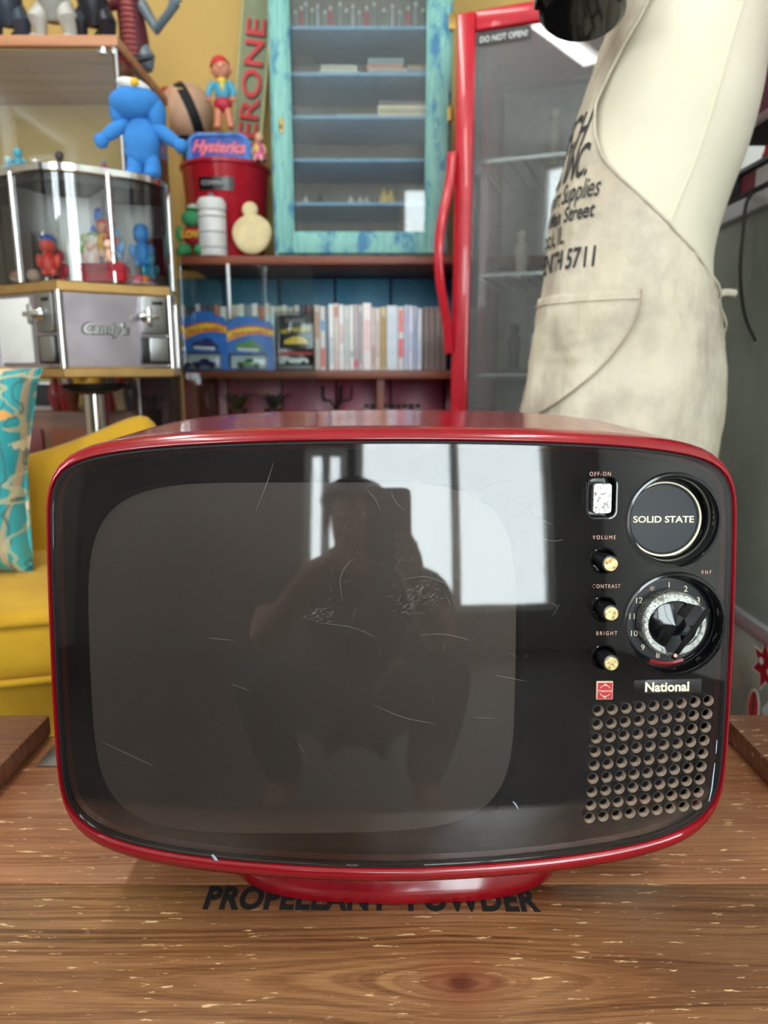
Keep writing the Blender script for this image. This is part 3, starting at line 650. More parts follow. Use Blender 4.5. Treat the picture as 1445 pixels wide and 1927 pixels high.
# ------------------------------------------------------------------ capsule vending machine
VC = Vector((-.597, 1.488, 0)); VR = .200
VP = [Vector(p) for p in ((-.574, 1.300, 0), (-.410, 1.415, 0), (-.452, 1.605, 0), (-.790, 1.605, 0), (-.747, 1.400, 0))]     # five corners, the first towards the room
NV = len(VP); VM = [(VP[k]+VP[(k+1) % NV])/2 for k in range(NV)]
vm = thing('vending_machine', 'chrome five-sided capsule toy vending machine on a pole, left of the television', 'vending machine', VC)
def hexring(r, z): return [Vector((VC.x+(p.x-VC.x)*r/VR, VC.y+(p.y-VC.y)*r/VR, z)) for p in VP]
def lobring(r, z, n=20, amp=0):
    R = []
    for k in range(NV):
        a, c, d = VM[k-1], VP[k]+(VP[k]-VC)*.10, VM[k]
        for i in range(n):
            t = i/n; q = a*(1-t)**2+c*2*t*(1-t)+d*t*t; R.append(Vector((VC.x+(q.x-VC.x)*r/VR, VC.y+(q.y-VC.y)*r/VR, z)))
    return R
Z0, Z1, Z2 = .781, .952, 1.148
pm('machine_panel', (176, 166, 174), .22, .75, var=.3, vs=9)
b = B(); loft(b, [hexring(VR-.006, Z0+.012), hexring(VR-.006, Z1-.012)], True, (True, True)); obj('coin_box', b, 'machine_panel', vm, 20)
for nm, z0, z1 in (('lower_band', Z0, Z0+.020), ('upper_band', Z1-.020, Z1)):
    b = B(); loft(b, [hexring(VR-.004, z0), hexring(VR, z0+.003), hexring(VR, z1-.003), hexring(VR-.004, z1)], True, (True, True)); obj(nm, b, 'gold_trim', vm, 20)
for k in range(NV):
    p = hexring(VR-.003, 0)[k]; b = B(); cyl(b, (p.x, p.y, Z0+.018), (p.x, p.y, Z1-.018), .007, seg=12); obj('corner_post', b, 'chrome', vm)
b = B(); loft(b, [lobring(VR-.001, Z1), lobring(VR-.001, Z2-.012)]); loft(b, [lobring(VR-.004, Z1), lobring(VR-.004, Z2-.012)]); obj('clear_drum', b, 'acrylic', vm, 30, False)
b = B(); loft(b, [lobring(VR-.022, Z2-.030, amp=.03), lobring(VR-.012, Z2-.028, amp=.03), lobring(VR-.010, Z2-.012, amp=.03)], True, (True, False)); obj('inner_lid', b, cm((58, 56, 58), .5), vm, 30)
b = B(); loft(b, [lobring(VR-.002, Z2-.016), lobring(VR+.003, Z2-.013), lobring(VR+.003, Z2-.002), lobring(VR-.001, Z2)], True, (True, True)); obj('top_rim', b, 'chrome', vm, 30)
for k in range(NV):
    q = VC+(VM[k]-VC)*1.005; b = B(); cyl(b, (q.x, q.y, Z1), (q.x, q.y, Z2-.010), .0055, seg=10); obj('drum_strip', b, 'chrome', vm)
b = B(); lathe(b, [(.055, Z1), (.055, Z2-.032)], (VC.x, VC.y, 0), None, 36); obj('hopper_core', b, 'white_paint', vm)
for k in range(NV):
    d_ = VM[k]-VC; a = math.atan2(d_.y, d_.x); b = B()
    box(b, .057, d_.length*.96, -.001, .001, Z1, Z2-.032, M=Matrix.Translation((VC.x, VC.y, 0)) @ Matrix.Rotation(a, 4, 'Z')); obj('divider', b, 'frosted_sheet', vm)
cols_f = {0: 'right', 5: 'left'}
for k in (NV-1, 0):
    p, q = hexring(VR-.006, 0)[k], hexring(VR-.006, 0)[(k+1) % NV]; x = (q-p).normalized(); o_ = p.copy(); nrm = Vector((x.y, -x.x, 0))
    def FB(s, z, d): return basis(o_+x*(s*.2)+Vector((0, 0, Z0+z))+nrm*d, x, (0, 0, 1))
    def fb(name, s0, s1, z0, z1, d0, d1, m, par, bev=.002):
        b = B(); box(b, s0*.2, s1*.2, z0, z1, d0, d1, bev, M=basis(o_+Vector((0, 0, Z0)), x, (0, 0, 1))); return obj(name, b, m, par)
    mech = fb('coin_mechanism', .70, .93, .082, .150, 0, .012, 'steel', vm)
    b = B(); Mk = FB(.745, .112, .012); lathe(b, [(.0001, .020), (.007, .019), (.009, .006), (.013, 0)], (0, 0, 0), Mk, 20); hk = obj('turn_handle', b, 'chrome', mech)
    b = B()
    for ax in (0, 1): box(b, *((-.018, .018, -.0045, .0045) if ax == 0 else (-.0045, .0045, -.018, .018)), .012, .021, .003, M=Mk)
    obj('handle_bar', b, 'chrome', hk)
    fb('coin_slot', .80, .90, .135, .141, .012, .0135, 'black_plastic', mech, .0005)
    ch = fb('chute', .68, .95, .026, .076, 0, .010, 'black_plastic', vm); fb('chute_flap', .75, .93, .030, .074, .008, .017, 'steel', ch)
    if k == 0:
        M_ = FB(.37, .080, .0030); letter('lettering_shadow', "Candy's", .027, FB(.37, .0797, .0006), 'black_plastic', vm, ext=.0009, shear=.25, sx=1.0, bold=.0016); letter('lettering', "Candy's", .026, M_, 'chrome', vm, ext=.0012, shear=.25, sx=1.0, bold=.0006)
    if k == NV-1:
        fb('price_card', .06, .55, .028, .145, .0005, .0025, 'white_paint', vm)
b = B(); lathe(b, [(.070, Z0), (.066, Z0-.012), (.040, Z0-.03), (.0245, Z0-.035), (.0245, .06), (.03, .05), (.13, .03), (.135, .0)], (VC.x, VC.y, 0), None, 40, (True, True)); obj('pole', b, 'chrome', vm, 30)
b = B(); lathe(b, [(.06, Z0-.001), (.062, Z0-.02), (.03, Z0-.034)], (VC.x, VC.y, 0), None, 32); obj('pole_collar', b, 'black_matte', vm)
# little toys heaped in the clear drum: soft generic shapes
def capsule(name, label, c, r, col, lid=None):
    t = thing(name, label, 'toy', c); b = B(); ell(b, c, r, u=14, v=9); obj('body', b, cm(col, .4), t)
    b = B(); lathe(b, [(r*1.01, -.0015), (r*1.04, 0), (r*1.01, .0015)], c, Euler((.5, .3, 0)).to_matrix().to_4x4(), 20); obj('rim', b, cm(lid or (235, 235, 230), .4), t)
def tdrum(x, y, d=0.0):                        # a spot inside the drum seen at that pixel
    a = at(x, y, 1.36+d); return a
def bean(name, label, parts, base):
    t = thing(name, label, 'toy', base)
    for nm, col, c, r in parts: b = B(); ell(b, Vector(base)+Vector(c), r, u=12, v=8); obj(nm, b, cm(col, .5), t)
    return t
TF = Z1+.001
def tpos(x, d, z): q = at(x, 480, 1.33+d); return Vector((q.x, q.y, TF+z))
toys = [('red_pouch', 'red folded felt pouch at the bottom of the clear drum', (176, 24, 44), (205, 0, (.034, .02, .018), 0.0)),
        ]
b = B(); p = tpos(196, .045, 0); box(b, p.x-.042, p.x+.042, p.y-.022, p.y+.022, p.z, p.z+.034, .008, M=None); rp = thing('felt_pouch', 'red felt pouch lying at the bottom of the clear drum', 'pouch', p); obj('pouch', b, cm((176, 24, 44), .8), rp)
b = B(); box(b, p.x-.043, p.x+.043, p.y-.0235, p.y-.020, p.z+.018, p.z+.033, .001); obj('flap', b, cm((150, 16, 36), .8), rp)
def doll(label, x, d, z, s, body, head, hat=None):
    p = tpos(x, d, z); parts = [('body', body, (0, 0, .016*s), (.013*s, .012*s, .018*s)), ('head', head, (0, -.002, .042*s), (.012*s,)*3)]
    for sx_ in (-1, 1): parts += [('leg', head, (sx_*.007*s, -.003, .004*s), (.005*s, .006*s, .006*s)), ('arm', head, (sx_*.014*s, -.003, .020*s), (.005*s, .005*s, .010*s))]
    if hat: parts.append(('cap', hat, (0, 0, .049*s), (.0115*s, .0115*s, .009*s)))
    bean('toy_doll', label, parts, p)
doll('small white toy with green cap piled at the left of the clear drum', 178, .045, .036, .95, (214, 214, 196), (226, 226, 220), (150, 170, 110))
doll('small yellow toy with red cap at the heart of the toy pile', 197, .045, .055, 1.0, (236, 184, 30), (220, 150, 110), (214, 36, 44))
doll('small royal blue toy on top of the toy pile', 196, .075, .075, 1.1, (24, 84, 190), (30, 110, 200), (20, 50, 150))
doll('small sky blue toy at the right of the toy pile', 217, .05, .045, 1.0, (40, 140, 214), (90, 170, 220))
doll('small orange toy lying low at the right of the red pouch', 217, .060, .010, .8, (240, 168, 28), (236, 130, 40))
doll('small pinkish white toy leaning on the red pouch', 172, .04, .030, .8, (226, 214, 206), (232, 186, 160))
doll('small lime green toy half buried behind the white toy with green cap', 165, .075, .050, .8, (150, 190, 90), (196, 210, 150))
doll('small grey elephant coloured toy right of the yellow toy', 226, .07, .030, .9, (120, 120, 136), (140, 140, 156))
doll('small black and white toy above the white toy with green cap', 184, .085, .070, .8, (40, 40, 44), (220, 220, 216))
doll('small teal toy at the top right of the toy pile', 212, .085, .078, .8, (40, 120, 120), (60, 140, 136))
doll('small peach toy in the middle of the toy pile', 205, .028, .036, .7, (232, 180, 150), (236, 196, 170))
doll('small red toy in the middle right of the toy pile', 210, .040, .058, .8, (206, 36, 44), (214, 60, 56))
doll('small scarlet toy in the left bay of the clear drum', 92, .02, .012, 1.2, (220, 50, 40), (226, 80, 60), (60, 90, 180))
doll('small crimson toy behind the scarlet one in the left bay', 108, .06, .004, 1.1, (190, 40, 60), (200, 60, 80))
doll('bright blue toy with round hat in the right bay of the drum', 268, .105, .040, 1.3, (36, 146, 220), (44, 150, 226), (40, 140, 220))
doll('turquoise toy lying low in the right bay of the drum', 282, .110, .014, .9, (40, 160, 200), (70, 190, 200))
for i, (x, c) in enumerate(((256, (230, 90, 110)), (270, (232, 140, 70)), (283, (110, 70, 130)))):
    q = tpos(x, .085+.012*i, .011); capsule('toy_capsule', '%s toy capsule at the bottom of the right bay' % ('pink', 'orange', 'purple')[i], q, .011, c)
for i, (x, c, l) in enumerate(((28, (206, 150, 116), 'tan'), (60, (228, 210, 186), 'cream'))):
    q = tpos(x, .03+.02*(1-i), .012); capsule('toy_capsule', '%s toy capsule at the bottom of the leftmost bay' % l, q, .012, c)
b = B(); q = tpos(86, .05, 0); cyl(b, q, q+Vector((0, 0, .088)), .023, seg=20, cap=False); lathe(b, [(.0225, .001), (.0225, .086)], q, None, 20); o = obj('clear_beaker', b, 'acrylic'); tag(o, 'empty clear beaker standing in the left bay of the drum', 'beaker')
b = B(); q = tpos(278, .150, 0); box(b, q.x-.024, q.x+.024, q.y+.02, q.y+.024, q.z+.03, q.z+.10, M=None); hc = thing('header_card', 'dark red header card with yellow letters behind the bright blue toy', 'card', q); obj('card', b, cm((150, 24, 54), .5), hc)
letter('lettering', 'IN', .03, basis(q+Vector((-.004, .0195, .062)), (1, 0, 0), (0, 0, 1)), cm((226, 190, 80), .5), hc)
# ------------------------------------------------------------------ blue plush on the lid
def pbear():
    bp = at(268, 335, 1.44); bp.z = Z2+.0005
    t = thing('plush_toy', 'bright blue plush toy with white cap and yellow pompom standing on the vending machine', 'plush toy', bp)
    def E(nm, m, *els):
        b = B()
        for c, r, *rot in els: ell(b, bp+Vector(c), r, Euler(rot[0]).to_matrix().to_4x4() if rot else None, 20, 14)
        return obj(nm, b, m, t, 70)
    E('body', 'plush_blue', ((.004, 0, .066), (.034, .028, .042)), ((.002, .002, .048), (.032, .026, .026)))
    for s in (-1, 1): E('leg', 'plush_blue', ((.004+s*.0165, 0, .020), (.0155, .017, .030)), ((.004+s*.017, -.006, .009), (.0155, .020, .010)))
    E('arm', 'plush_blue', ((-.044, -.004, .085), (.032, .012, .013), (0, -.55, 0)), ((-.070, -.006, .066), (.013, .0135, .0135)))
    E('arm', 'plush_blue', ((.050, -.004, .076), (.036, .0125, .013), (0, .62, 0)), ((.078, -.006, .056), (.013, .013, .013)))
    h = E('head', 'plush_blue', ((-.004, -.002, .130), (.048, .036, .030)), ((-.036, 0, .118), (.016, .02, .026)), ((.034, 0, .112), (.017, .02, .030)))
    b = B(); ell(b, bp+Vector((-.004, -.004, .158)), (.032, .03, .013), Euler((.1, .25, 0)).to_matrix().to_4x4()); obj('cap', b, 'white_paint', h)
    b = B(); ell(b, bp+Vector((.006, -.030, .156)), .0075); obj('pompom', b, cm((240, 190, 50), .9), h)
pbear()
def small_fig(label, x, y, Y, z, s, body, head, name='toy_figure'):
    p = at(x, y, Y); p.z = z+.0005; t = thing(name, label, 'toy figure', p)
    b = B(); ell(b, p+Vector((0, 0, .030*s)), (.011*s, .009*s, .016*s)); obj('torso', b, cm(body), t)
    b = B(); ell(b, p+Vector((0, 0, .055*s)), (.010*s, .010*s, .011*s)); obj('head', b, cm(head), t)
    for sx_ in (-1, 1):
        b = B(); cyl(b, p+Vector((sx_*.006*s, 0, 0)), p+Vector((sx_*.005*s, 0, .022*s)), .0055*s, .0065*s, 10); obj('leg', b, cm(body), t)
        b = B(); tube(b, [p+Vector((sx_*.010*s, 0, .040*s)), p+Vector((sx_*.018*s, -.004, .030*s)), p+Vector((sx_*.017*s, -.009, .018*s))], [.004*s, .0035*s, .003*s]); obj('arm', b, cm(body), t)
small_fig('teal toy figure on the lid of the vending machine, nearest the glass case', 34, 300, 1.42, Z2, .75, (60, 140, 160), (70, 160, 180))
small_fig('pale blue toy figure at the left rim of the vending machine lid', 16, 310, 1.46, Z2, .7, (120, 160, 176), (160, 186, 190))
small_fig('white and teal toy figure on the lid right of the teal one', 66, 300, 1.44, Z2, .55, (90, 150, 160), (210, 216, 214))
small_fig('slim black toy figure in the middle of the vending machine lid', 112, 300, 1.45, Z2, .8, (26, 26, 28), (60, 56, 52))
small_fig('red and grey toy figure on the lid left of the blue plush', 196, 312, 1.42, Z2, .45, (160, 40, 52), (120, 120, 124))
# ------------------------------------------------------------------ glass display case with wooden top
DX0, DX1, DY0, DY1 = -1.32, -.545, 1.72, 2.06
DZT = at(100, 65, DY0).z; DZB = at(100, 86, DY0).z
dc = thing('display_case', 'tall glass display case with pale orange wooden top, upper left', 'display case', ((DX0+DX1)/2, (DY0+DY1)/2, 0))
XR = at(221, 75, DY0).x
b = B(); box(b, DX0, XR, DY0, 2.09, DZB, DZT, .002); obj('top_board', b, 'orange_wood', dc)
b = B(); box(b, DX0, XR, DY0, 2.09, 0, .08, .002); obj('plinth', b, 'orange_wood', dc)
for nm, z in (('shelf_board', 1.10), ('shelf_board', .70), ('shelf_board', .38)):
    b = B(); box(b, DX0+.01, XR-.012, DY0+.01, 2.08, z-.006, z, .001); obj('glass_shelf', b, 'painted_haze_case', dc)
b = B(); box(b, DX0, XR, 2.08, 2.09, .08, DZB); obj('back_panel', b, 'yellow_wall', dc)
for x0, x1 in ((DX0, (DX0+XR)/2-.001), ((DX0+XR)/2+.001, XR-.013)):
    b = B(); box(b, x0, x1, DY0+.002, DY0+.007, .082, DZB-.006); obj('glass_door', b, 'painted_haze_case', dc)
b = B(); box(b, XR-.009, XR-.004, DY0+.002, 2.08, .082, DZB-.002); obj('glass_side', b, 'painted_haze_case', dc)
for x in (XR-.030, XR-.012): 
    b = B(); box(b, x-.014 if x < XR-.02 else x, x+.004, DY0-.004, DY0+.012, DZB-.016, DZB-.004, .001); obj('hinge_clip', b, 'chrome', dc)
for x in (XR-.0065,):
    b = B(); cyl(b, (x, DY0+.004, .085), (x, DY0+.004, DZB-.004), .003, seg=10); obj('edge_strip', b, 'aluminium', dc)
for x, y in ((DX0+.02, DY0+.02), (XR-.03, 2.06), (DX0+.02, 2.06)):
    b = B(); cyl(b, (x, y, .08), (x, y, DZB), .006, seg=10); obj('post', b, 'aluminium', dc)
# posts seen through the glass
for i, (x, c) in enumerate(((-.95, (150, 60, 70)), (-.86, (70, 110, 160)), (-.72, (216, 206, 176)), (-.64, (196, 180, 130)))):
    t = thing('bottle', '%s bottle standing inside the glass display case' % ('dull red', 'slate blue', 'cream', 'straw coloured')[i], 'bottle', (x, 1.98, 1.10))
    b = B(); lathe(b, [(.0001, 0), (.028, .002), (.030, .01), (.030, .12), (.026, .145), (.011, .165), (.010, .19)], (x, 1.98, 1.1005), None, 20, (False, True)); obj('body', b, cm(c, .3), t)
    b = B(); lathe(b, [(.0115, .188), (.0115, .205), (.0001, .206)], (x, 1.98, 1.1005), None, 16); obj('stopper', b, cm((60, 50, 44), .5), t)
# toy beasts on the case
def beast(label, x, z, s, col, col2, Y=1.80, tail=1, belly=None, lean=0):
    p = at(x, 60, Y); p = Vector((p.x, Y, DZT+.0005)); t = thing('toy_beast', label, 'toy figure', p)
    def P(a, b_, c): return p+Vector((a*s, b_*s, c*s))
    b = B(); tube(b, smooth_path([P(0, .01, .05), P(0, 0, .10), P(lean*.3, -.01, .16), P(lean, -.02, .21)], 4), [.030*s*f for f in [.8, .9, 1, 1.1, 1.15, 1.15, 1.1, 1, .95, .85, .75, .65, .55]], 14); body = obj('torso', b, cm(col, .45), t)
    if belly: 
        b = B()
        for k in range(9): ell(b, P(lean*.02*k, -.028, .055+.013*k), (.019*s, .012*s, .0085*s)) 
        obj('belly_plates', b, cm(belly, .5), body)
    for sx_ in (-1, 1):
        b = B(); tube(b, [P(sx_*.018, .01, .085), P(sx_*.034, -.008, .05), P(sx_*.034, .006, .022), P(sx_*.036, -.004, .008)], [.020*s, .022*s, .013*s, .013*s], 12); ell(b, P(sx_*.037, -.014, .0075), (.013*s, .024*s, .0075*s)); obj('leg', b, cm(col2, .4), t)
        b = B(); tube(b, [P(sx_*.026+lean*.6, -.01, .165), P(sx_*.036+lean*.6, -.035, .145), P(sx_*.036+lean*.6, -.055, .165)], [.011*s, .009*s, .007*s], 10); obj('arm', b, cm(col2, .4), t)
    b = B(); ell(b, P(lean*1.2, -.03, .225), (.018*s, .026*s, .018*s)); obj('head', b, cm(col2, .4), t)
    if tail: b = B(); tube(b, smooth_path([P(0, .03, .05), P(.03, .07, .018), P(.075, .09, .011), P(.11, .08, .010)], 3), [.018*s, .015*s, .013*s, .011*s, .010*s, .009*s, .008*s, .006*s, .004*s, .003*s], 10); obj('tail', b, cm(col, .45), t)
beast('dark slate toy beast standing leftmost on the display case', 18, 0, .95, (44, 54, 66), (54, 64, 78), 1.79)
beast('silver grey armoured toy figure second on the display case', 104, 0, 1.0, (150, 148, 140), (186, 184, 176), 1.775, 0)
beast('blackish toy beast third on the display case', 178, 0, .95, (24, 24, 32), (32, 32, 42), 1.79)
def wing_beast():
    p = Vector((at(262, 100, 1.93).x, 1.93, DZT+.0005)); p.x = XR-.03; t = thing('toy_beast', 'dark red toy beast with ribbed belly at the corner of the display case', 'toy figure', p)
    def P(a, b_, c): return p+Vector((a, b_, c))
    b = B(); tube(b, smooth_path([P(-.005, 0, .02), P(0, 0, .07), P(-.004, -.005, .13), P(-.01, -.01, .20)], 4), [.030, .034, .036, .036, .035, .034, .033, .032, .031, .030, .028, .026, .024], 16); bd_ = obj('torso', b, cm((92, 34, 44), .45), t)
    b = B()
    for k in range(14): ell(b, P(-.002, -.032, .03+.012*k), (.021-.0004*k, .010, .0065))
    obj('belly_plates', b, cm((170, 84, 84), .5), bd_)
    for sx_ in (-1, 1):
        b = B(); tube(b, [P(sx_*.016, 0, .055), P(sx_*.03, -.01, .03), P(sx_*.03, 0, .010)], [.020, .022, .013], 12); ell(b, P(sx_*.03, -.012, .008), (.014, .024, .008)); obj('leg', b, cm((78, 28, 40) if sx_ < 0 else (110, 124, 134), .4), t)
    b = B(); tube(b, [P(.028, -.01, .145), P(.065, -.03, .085), P(.105, -.045, .118), P(.118, -.05, .135)], [.015, .012, .010, .014], 12); obj('arm', b, cm((104, 120, 128), .35), t)
    b = B()
    for q in ((.128, -.05, .150), (.135, -.05, .138), (.112, -.056, .152)): tube(b, [P(.116, -.05, .133), P(*q)], [.006, .0025], 8)
    obj('claw', b, cm((84, 98, 106), .35), t)
    b = B(); tube(b, [P(-.03, -.01, .15), P(-.05, -.035, .13), P(-.045, -.055, .11)], [.014, .011, .009], 10); obj('arm', b, cm((96, 36, 46), .4), t)
    b = B(); ell(b, P(.012, -.02, .225), (.026, .03, .024)); tube(b, [P(.012, -.02, .225), P(.06, -.035, .222), P(.08, -.04, .215)], [.022, .014, .009], 12); obj('head', b, cm((116, 132, 140), .35), t)
wing_beast()
# ------------------------------------------------------------------ wall shelves
SY0, SY1 = 2.06, 2.36
SX0, SX1 = -1.30, .62
S1B, S1T = zat(713, SY0), zat(697, SY0)
S2B, S2T = zat(497, SY0), zat(481, SY0)
su = thing('wall_shelf', 'reddish brown wooden shelf boards on the wall carrying toys and disc cases', 'shelf', (-.3, 2.2, 0))
SXL = XR+.02
for z0, z1 in ((S1B, S1T), (S2B, S2T), (.36, .385)):
    b = B(); box(b, SXL, SX1, SY0, SY1, z0, z1, .002) if z1 != S2T else box(b, SXL, SX1, SY0, 2.415, z0, z1, .002); obj('board', b, 'shelf_wood', su)
for x in (SXL-.001, SX1-.02, -.02):
    b = B(); box(b, x, x+.02, SY0+.03, SY1, 0, S1B if x != SXL-.001 and x > 0 else S1B); obj('upright', b, 'shelf_wood', su)
bx0 = SXL-.1; bw = at(735, 560, SY1).x-at(630, 560, SY1).x
x = at(630, 560, SY1).x; 
while x > SXL-.15: x -= bw
while x < SX1+.05:
    for z0, z1, m in ((S1T-.004, S2B-.002, 'teal_boards'), (0.0, S1T-.006, 'pink_boards')):
        b = B(); box(b, x+.003, x+bw-.003, SY1+.002, SY1+.018, z0, z1, .003); o = struct('trim_%d' % (len([q for q in bpy.data.objects if q.name.startswith('trim_')])+1), b, m)
    x += bw
b = B(); box(b, SXL-.3, SX1+.1, SY1+.02, SY1+.03, 0, S2B-.002); struct('wall_panel', b, 'black_matte')
for o in bpy.data.objects:
    if o.name == 'wall_panel': o.name = 'wall_lining'
b = B(); box(b, SX1+.02, 1.75, SY1+.03, SY1+.05, 0, RH); struct('wall_niche', b, 'white_wall')
# sliding glass in front of the left half of the shelf
b = B(); gx0, gx1 = SXL, at(592, 600, SY0-.015).x; box(b, gx0, gx1, SY0-.020, SY0-.015, S1B-.35, S2B-.002); o = obj('sliding_glass', b, 'clear_glass'); tag(o, 'clear sliding glass pane in front of the toy car cards', 'glass pane')
b = B(); box(b, at(431, 560, SY0-.023).x-.004, at(431, 560, SY0-.023).x+.004, SY0-.026, SY0-.0205, S1T+.14, S2B-.002, .001); o = obj('pull_strip', b, 'aluminium', None); tag(o, 'narrow metal pull strip on the sliding glass above the toy car cards', 'strip')
# ---- disc cases and comics in a row
ORD = ['first', 'second', 'third', 'fourth', 'fifth', 'sixth', 'seventh', 'eighth', 'ninth', 'tenth', 'eleventh', 'twelfth', 'thirteenth', 'fourteenth', 'fifteenth', 'sixteenth', 'seventeenth', 'eighteenth', 'nineteenth', 'twentieth', 'twenty-first', 'twenty-second', 'twenty-third', 'twenty-fourth', 'twenty-fifth', 'twenty-sixth']
def book(x0, x1, ytop, col, marks, label, Y=2.085, dep=.135):
    xa, xb = at(x0, 640, Y).x, at(x1, 640, Y).x-.0012; zt = zat(ytop, Y); z0 = S1T+.0004
    t = thing('disc_case', label, 'disc case', ((xa+xb)/2, Y, z0), 'cases in the shelf row')
    b = B(); box(b, xa, xb, Y, Y+dep, z0, zt, .0012); cv_ = obj('case', b, cm(col, .4), t)
    for f0, f1, c in marks:
        b = B(); box(b, xa+.002, xb-.002, Y-.0006, Y+.0006, z0+(zt-z0)*f0, z0+(zt-z0)*f1); obj('spine_print', b, cm(c, .5), cv_)
R_ = [(592, 603, 574, (206, 200, 190), [(.5, .9, (190, 150, 120))], 'beige'), (603, 613, 576, (226, 222, 220), [(.05, .35, (226, 110, 100)), (.62, .78, (110, 170, 220))], 'white and red'), (613, 619, 578, (120, 130, 134), [(.3, .9, (90, 130, 150))], 'grey teal'),
      (619, 629, 572, (234, 236, 236), [(.1, .5, (200, 210, 214))], 'bright white'), (629, 638, 571, (222, 206, 200), [(.8, .95, (200, 140, 110))], 'pinkish'), (638, 648, 573, (236, 236, 238), [(.4, .7, (220, 200, 196))], 'clean white'),
      (648, 658, 575, (216, 220, 216), [(.1, .8, (196, 204, 200))], 'pale grey'), (658, 666, 574, (238, 238, 236), [(.2, .3, (180, 190, 190))], 'ivory'), (666, 675, 573, (190, 180, 184), [(.05, .16, (226, 80, 120))], 'mauve grey'),
      (675, 683, 574, (206, 204, 204), [(.1, .9, (170, 166, 170))], 'ash grey'), (683, 699, 570, (242, 236, 234), [(.3, .75, (240, 208, 204))], 'tall white and rose'), (699, 706, 578, (216, 204, 200), [(.1, .4, (196, 160, 150))], 'dusty pink'), (706, 716, 579, (226, 214, 206), [(.2, .8, (210, 190, 180))], 'blush'),
      (716, 728, 577, (204, 190, 150), [(.05, .85, (178, 150, 90))], 'ochre'), (728, 749, 575, (226, 236, 244), [(.1, .9, (216, 228, 240))], 'wide pale blue'), (749, 761, 577, (226, 228, 232), [(.2, .5, (236, 120, 130)), (.6, .95, (240, 150, 140))], 'white with red blocks'),
      (761, 769, 574, (212, 220, 240), [(.1, .9, (190, 204, 236))], 'lilac blue'), (769, 778, 575, (224, 230, 246), [(.3, .6, (196, 210, 240))], 'pale lilac'), (778, 786, 576, (184, 198, 220), [(.1, .8, (160, 180, 210))], 'steel blue'), (786, 795, 580, (224, 232, 244), [(.1, .5, (200, 214, 236))], 'icy white')]
for i, (x0, x1, yt, c, mk, nm) in enumerate(R_): book(x0, x1, yt, c, mk, '%s disc case, %s to the right of the clear toy box' % (nm, ORD[i]))
for i in range(4): book(797+i*11, 808+i*11, 577, (140-4*i, 128-3*i, 122), [(.1, .45, (118, 106, 100)), (.55, .9, (150, 138, 130))], 'grey brown book, %s of the set nearest the fridge handle' % ORD[i])
random.seed(11); x = 318; i = 0
PAL = [((60, 64, 72), 'charcoal'), ((120, 60, 66), 'maroon'), ((196, 198, 196), 'light grey'), ((70, 90, 92), 'slate green'), ((52, 50, 60), 'dark'), ((216, 214, 208), 'off white'), ((90, 80, 110), 'plum'), ((50, 46, 48), 'black'), ((176, 110, 92), 'brick'), ((230, 228, 222), 'white'),
       ((90, 96, 100), 'iron grey'), ((206, 196, 176), 'sand'), ((226, 222, 214), 'cream'), ((140, 150, 156), 'silver grey'), ((234, 232, 228), 'snow white'), ((190, 120, 90), 'terracotta'), ((214, 206, 192), 'oatmeal'), ((222, 220, 216), 'milk white'), ((198, 190, 172), 'buff'), ((226, 224, 216), 'chalk white'), ((180, 176, 166), 'stone grey'), ((210, 204, 196), 'pearl')]
while x < 588:
    w_ = random.choice((9, 11, 12, 13)); c, nm = PAL[i % len(PAL)]
    book(x, x+w_, 571+random.randint(0, 6), c, [(.55, .85, tuple(max(0, min(255, q+random.randint(-40, 30))) for q in c))], '%s disc case, %s from the left behind the toy car cards' % (nm, ORD[i]), Y=2.16); x += w_+.3; i += 1
    if i >= 26: break
# ---- toy cars on blue cards
pm('card_blue', (28, 108, 200), .35, coat=.3); pm('card_orange', (244, 150, 30), .35); pm('card_yellow', (250, 206, 40), .35); pm('card_red', (206, 40, 44), .35)
glassmat('blister', (.96, .97, .97), 1.4)
def toy_car(parent_name, label, c, M, body, glass=(20, 22, 28), s=1.0):
    t = thing('toy_car', label, 'toy car', c)
    prof = [(-.034, .006), (-.035, .013), (-.028, .017), (-.012, .018), (-.004, .0255), (.012, .0258), (.024, .018), (.034, .0165), (.036, .008), (.034, .005)]
    b = B(); prism(b, [(x*s, z*s) for x, z in prof], M @ Matrix.Translation((0, 0, -.013*s)), .026*s); obj('body', b, cm(body, .25, .2), t)
    b = B(); prism(b, [(x*s, z*s) for x, z in ((-.0105, .0185), (-.0038, .0245), (.0115, .0248), (.0215, .0185))], M @ Matrix.Translation((0, 0, -.0134*s)), .0268*s); obj('window', b, cm(glass, .15), t)
    for x in (-.022, .023):
        b = B(); a0 = M @ Vector((x*s, .006*s, .0145*s)); a1 = M @ Vector((x*s, .006*s, -.0145*s)); cyl(b, a0, a1, .006*s, seg=16); obj('wheels', b, 'black_plastic', t)
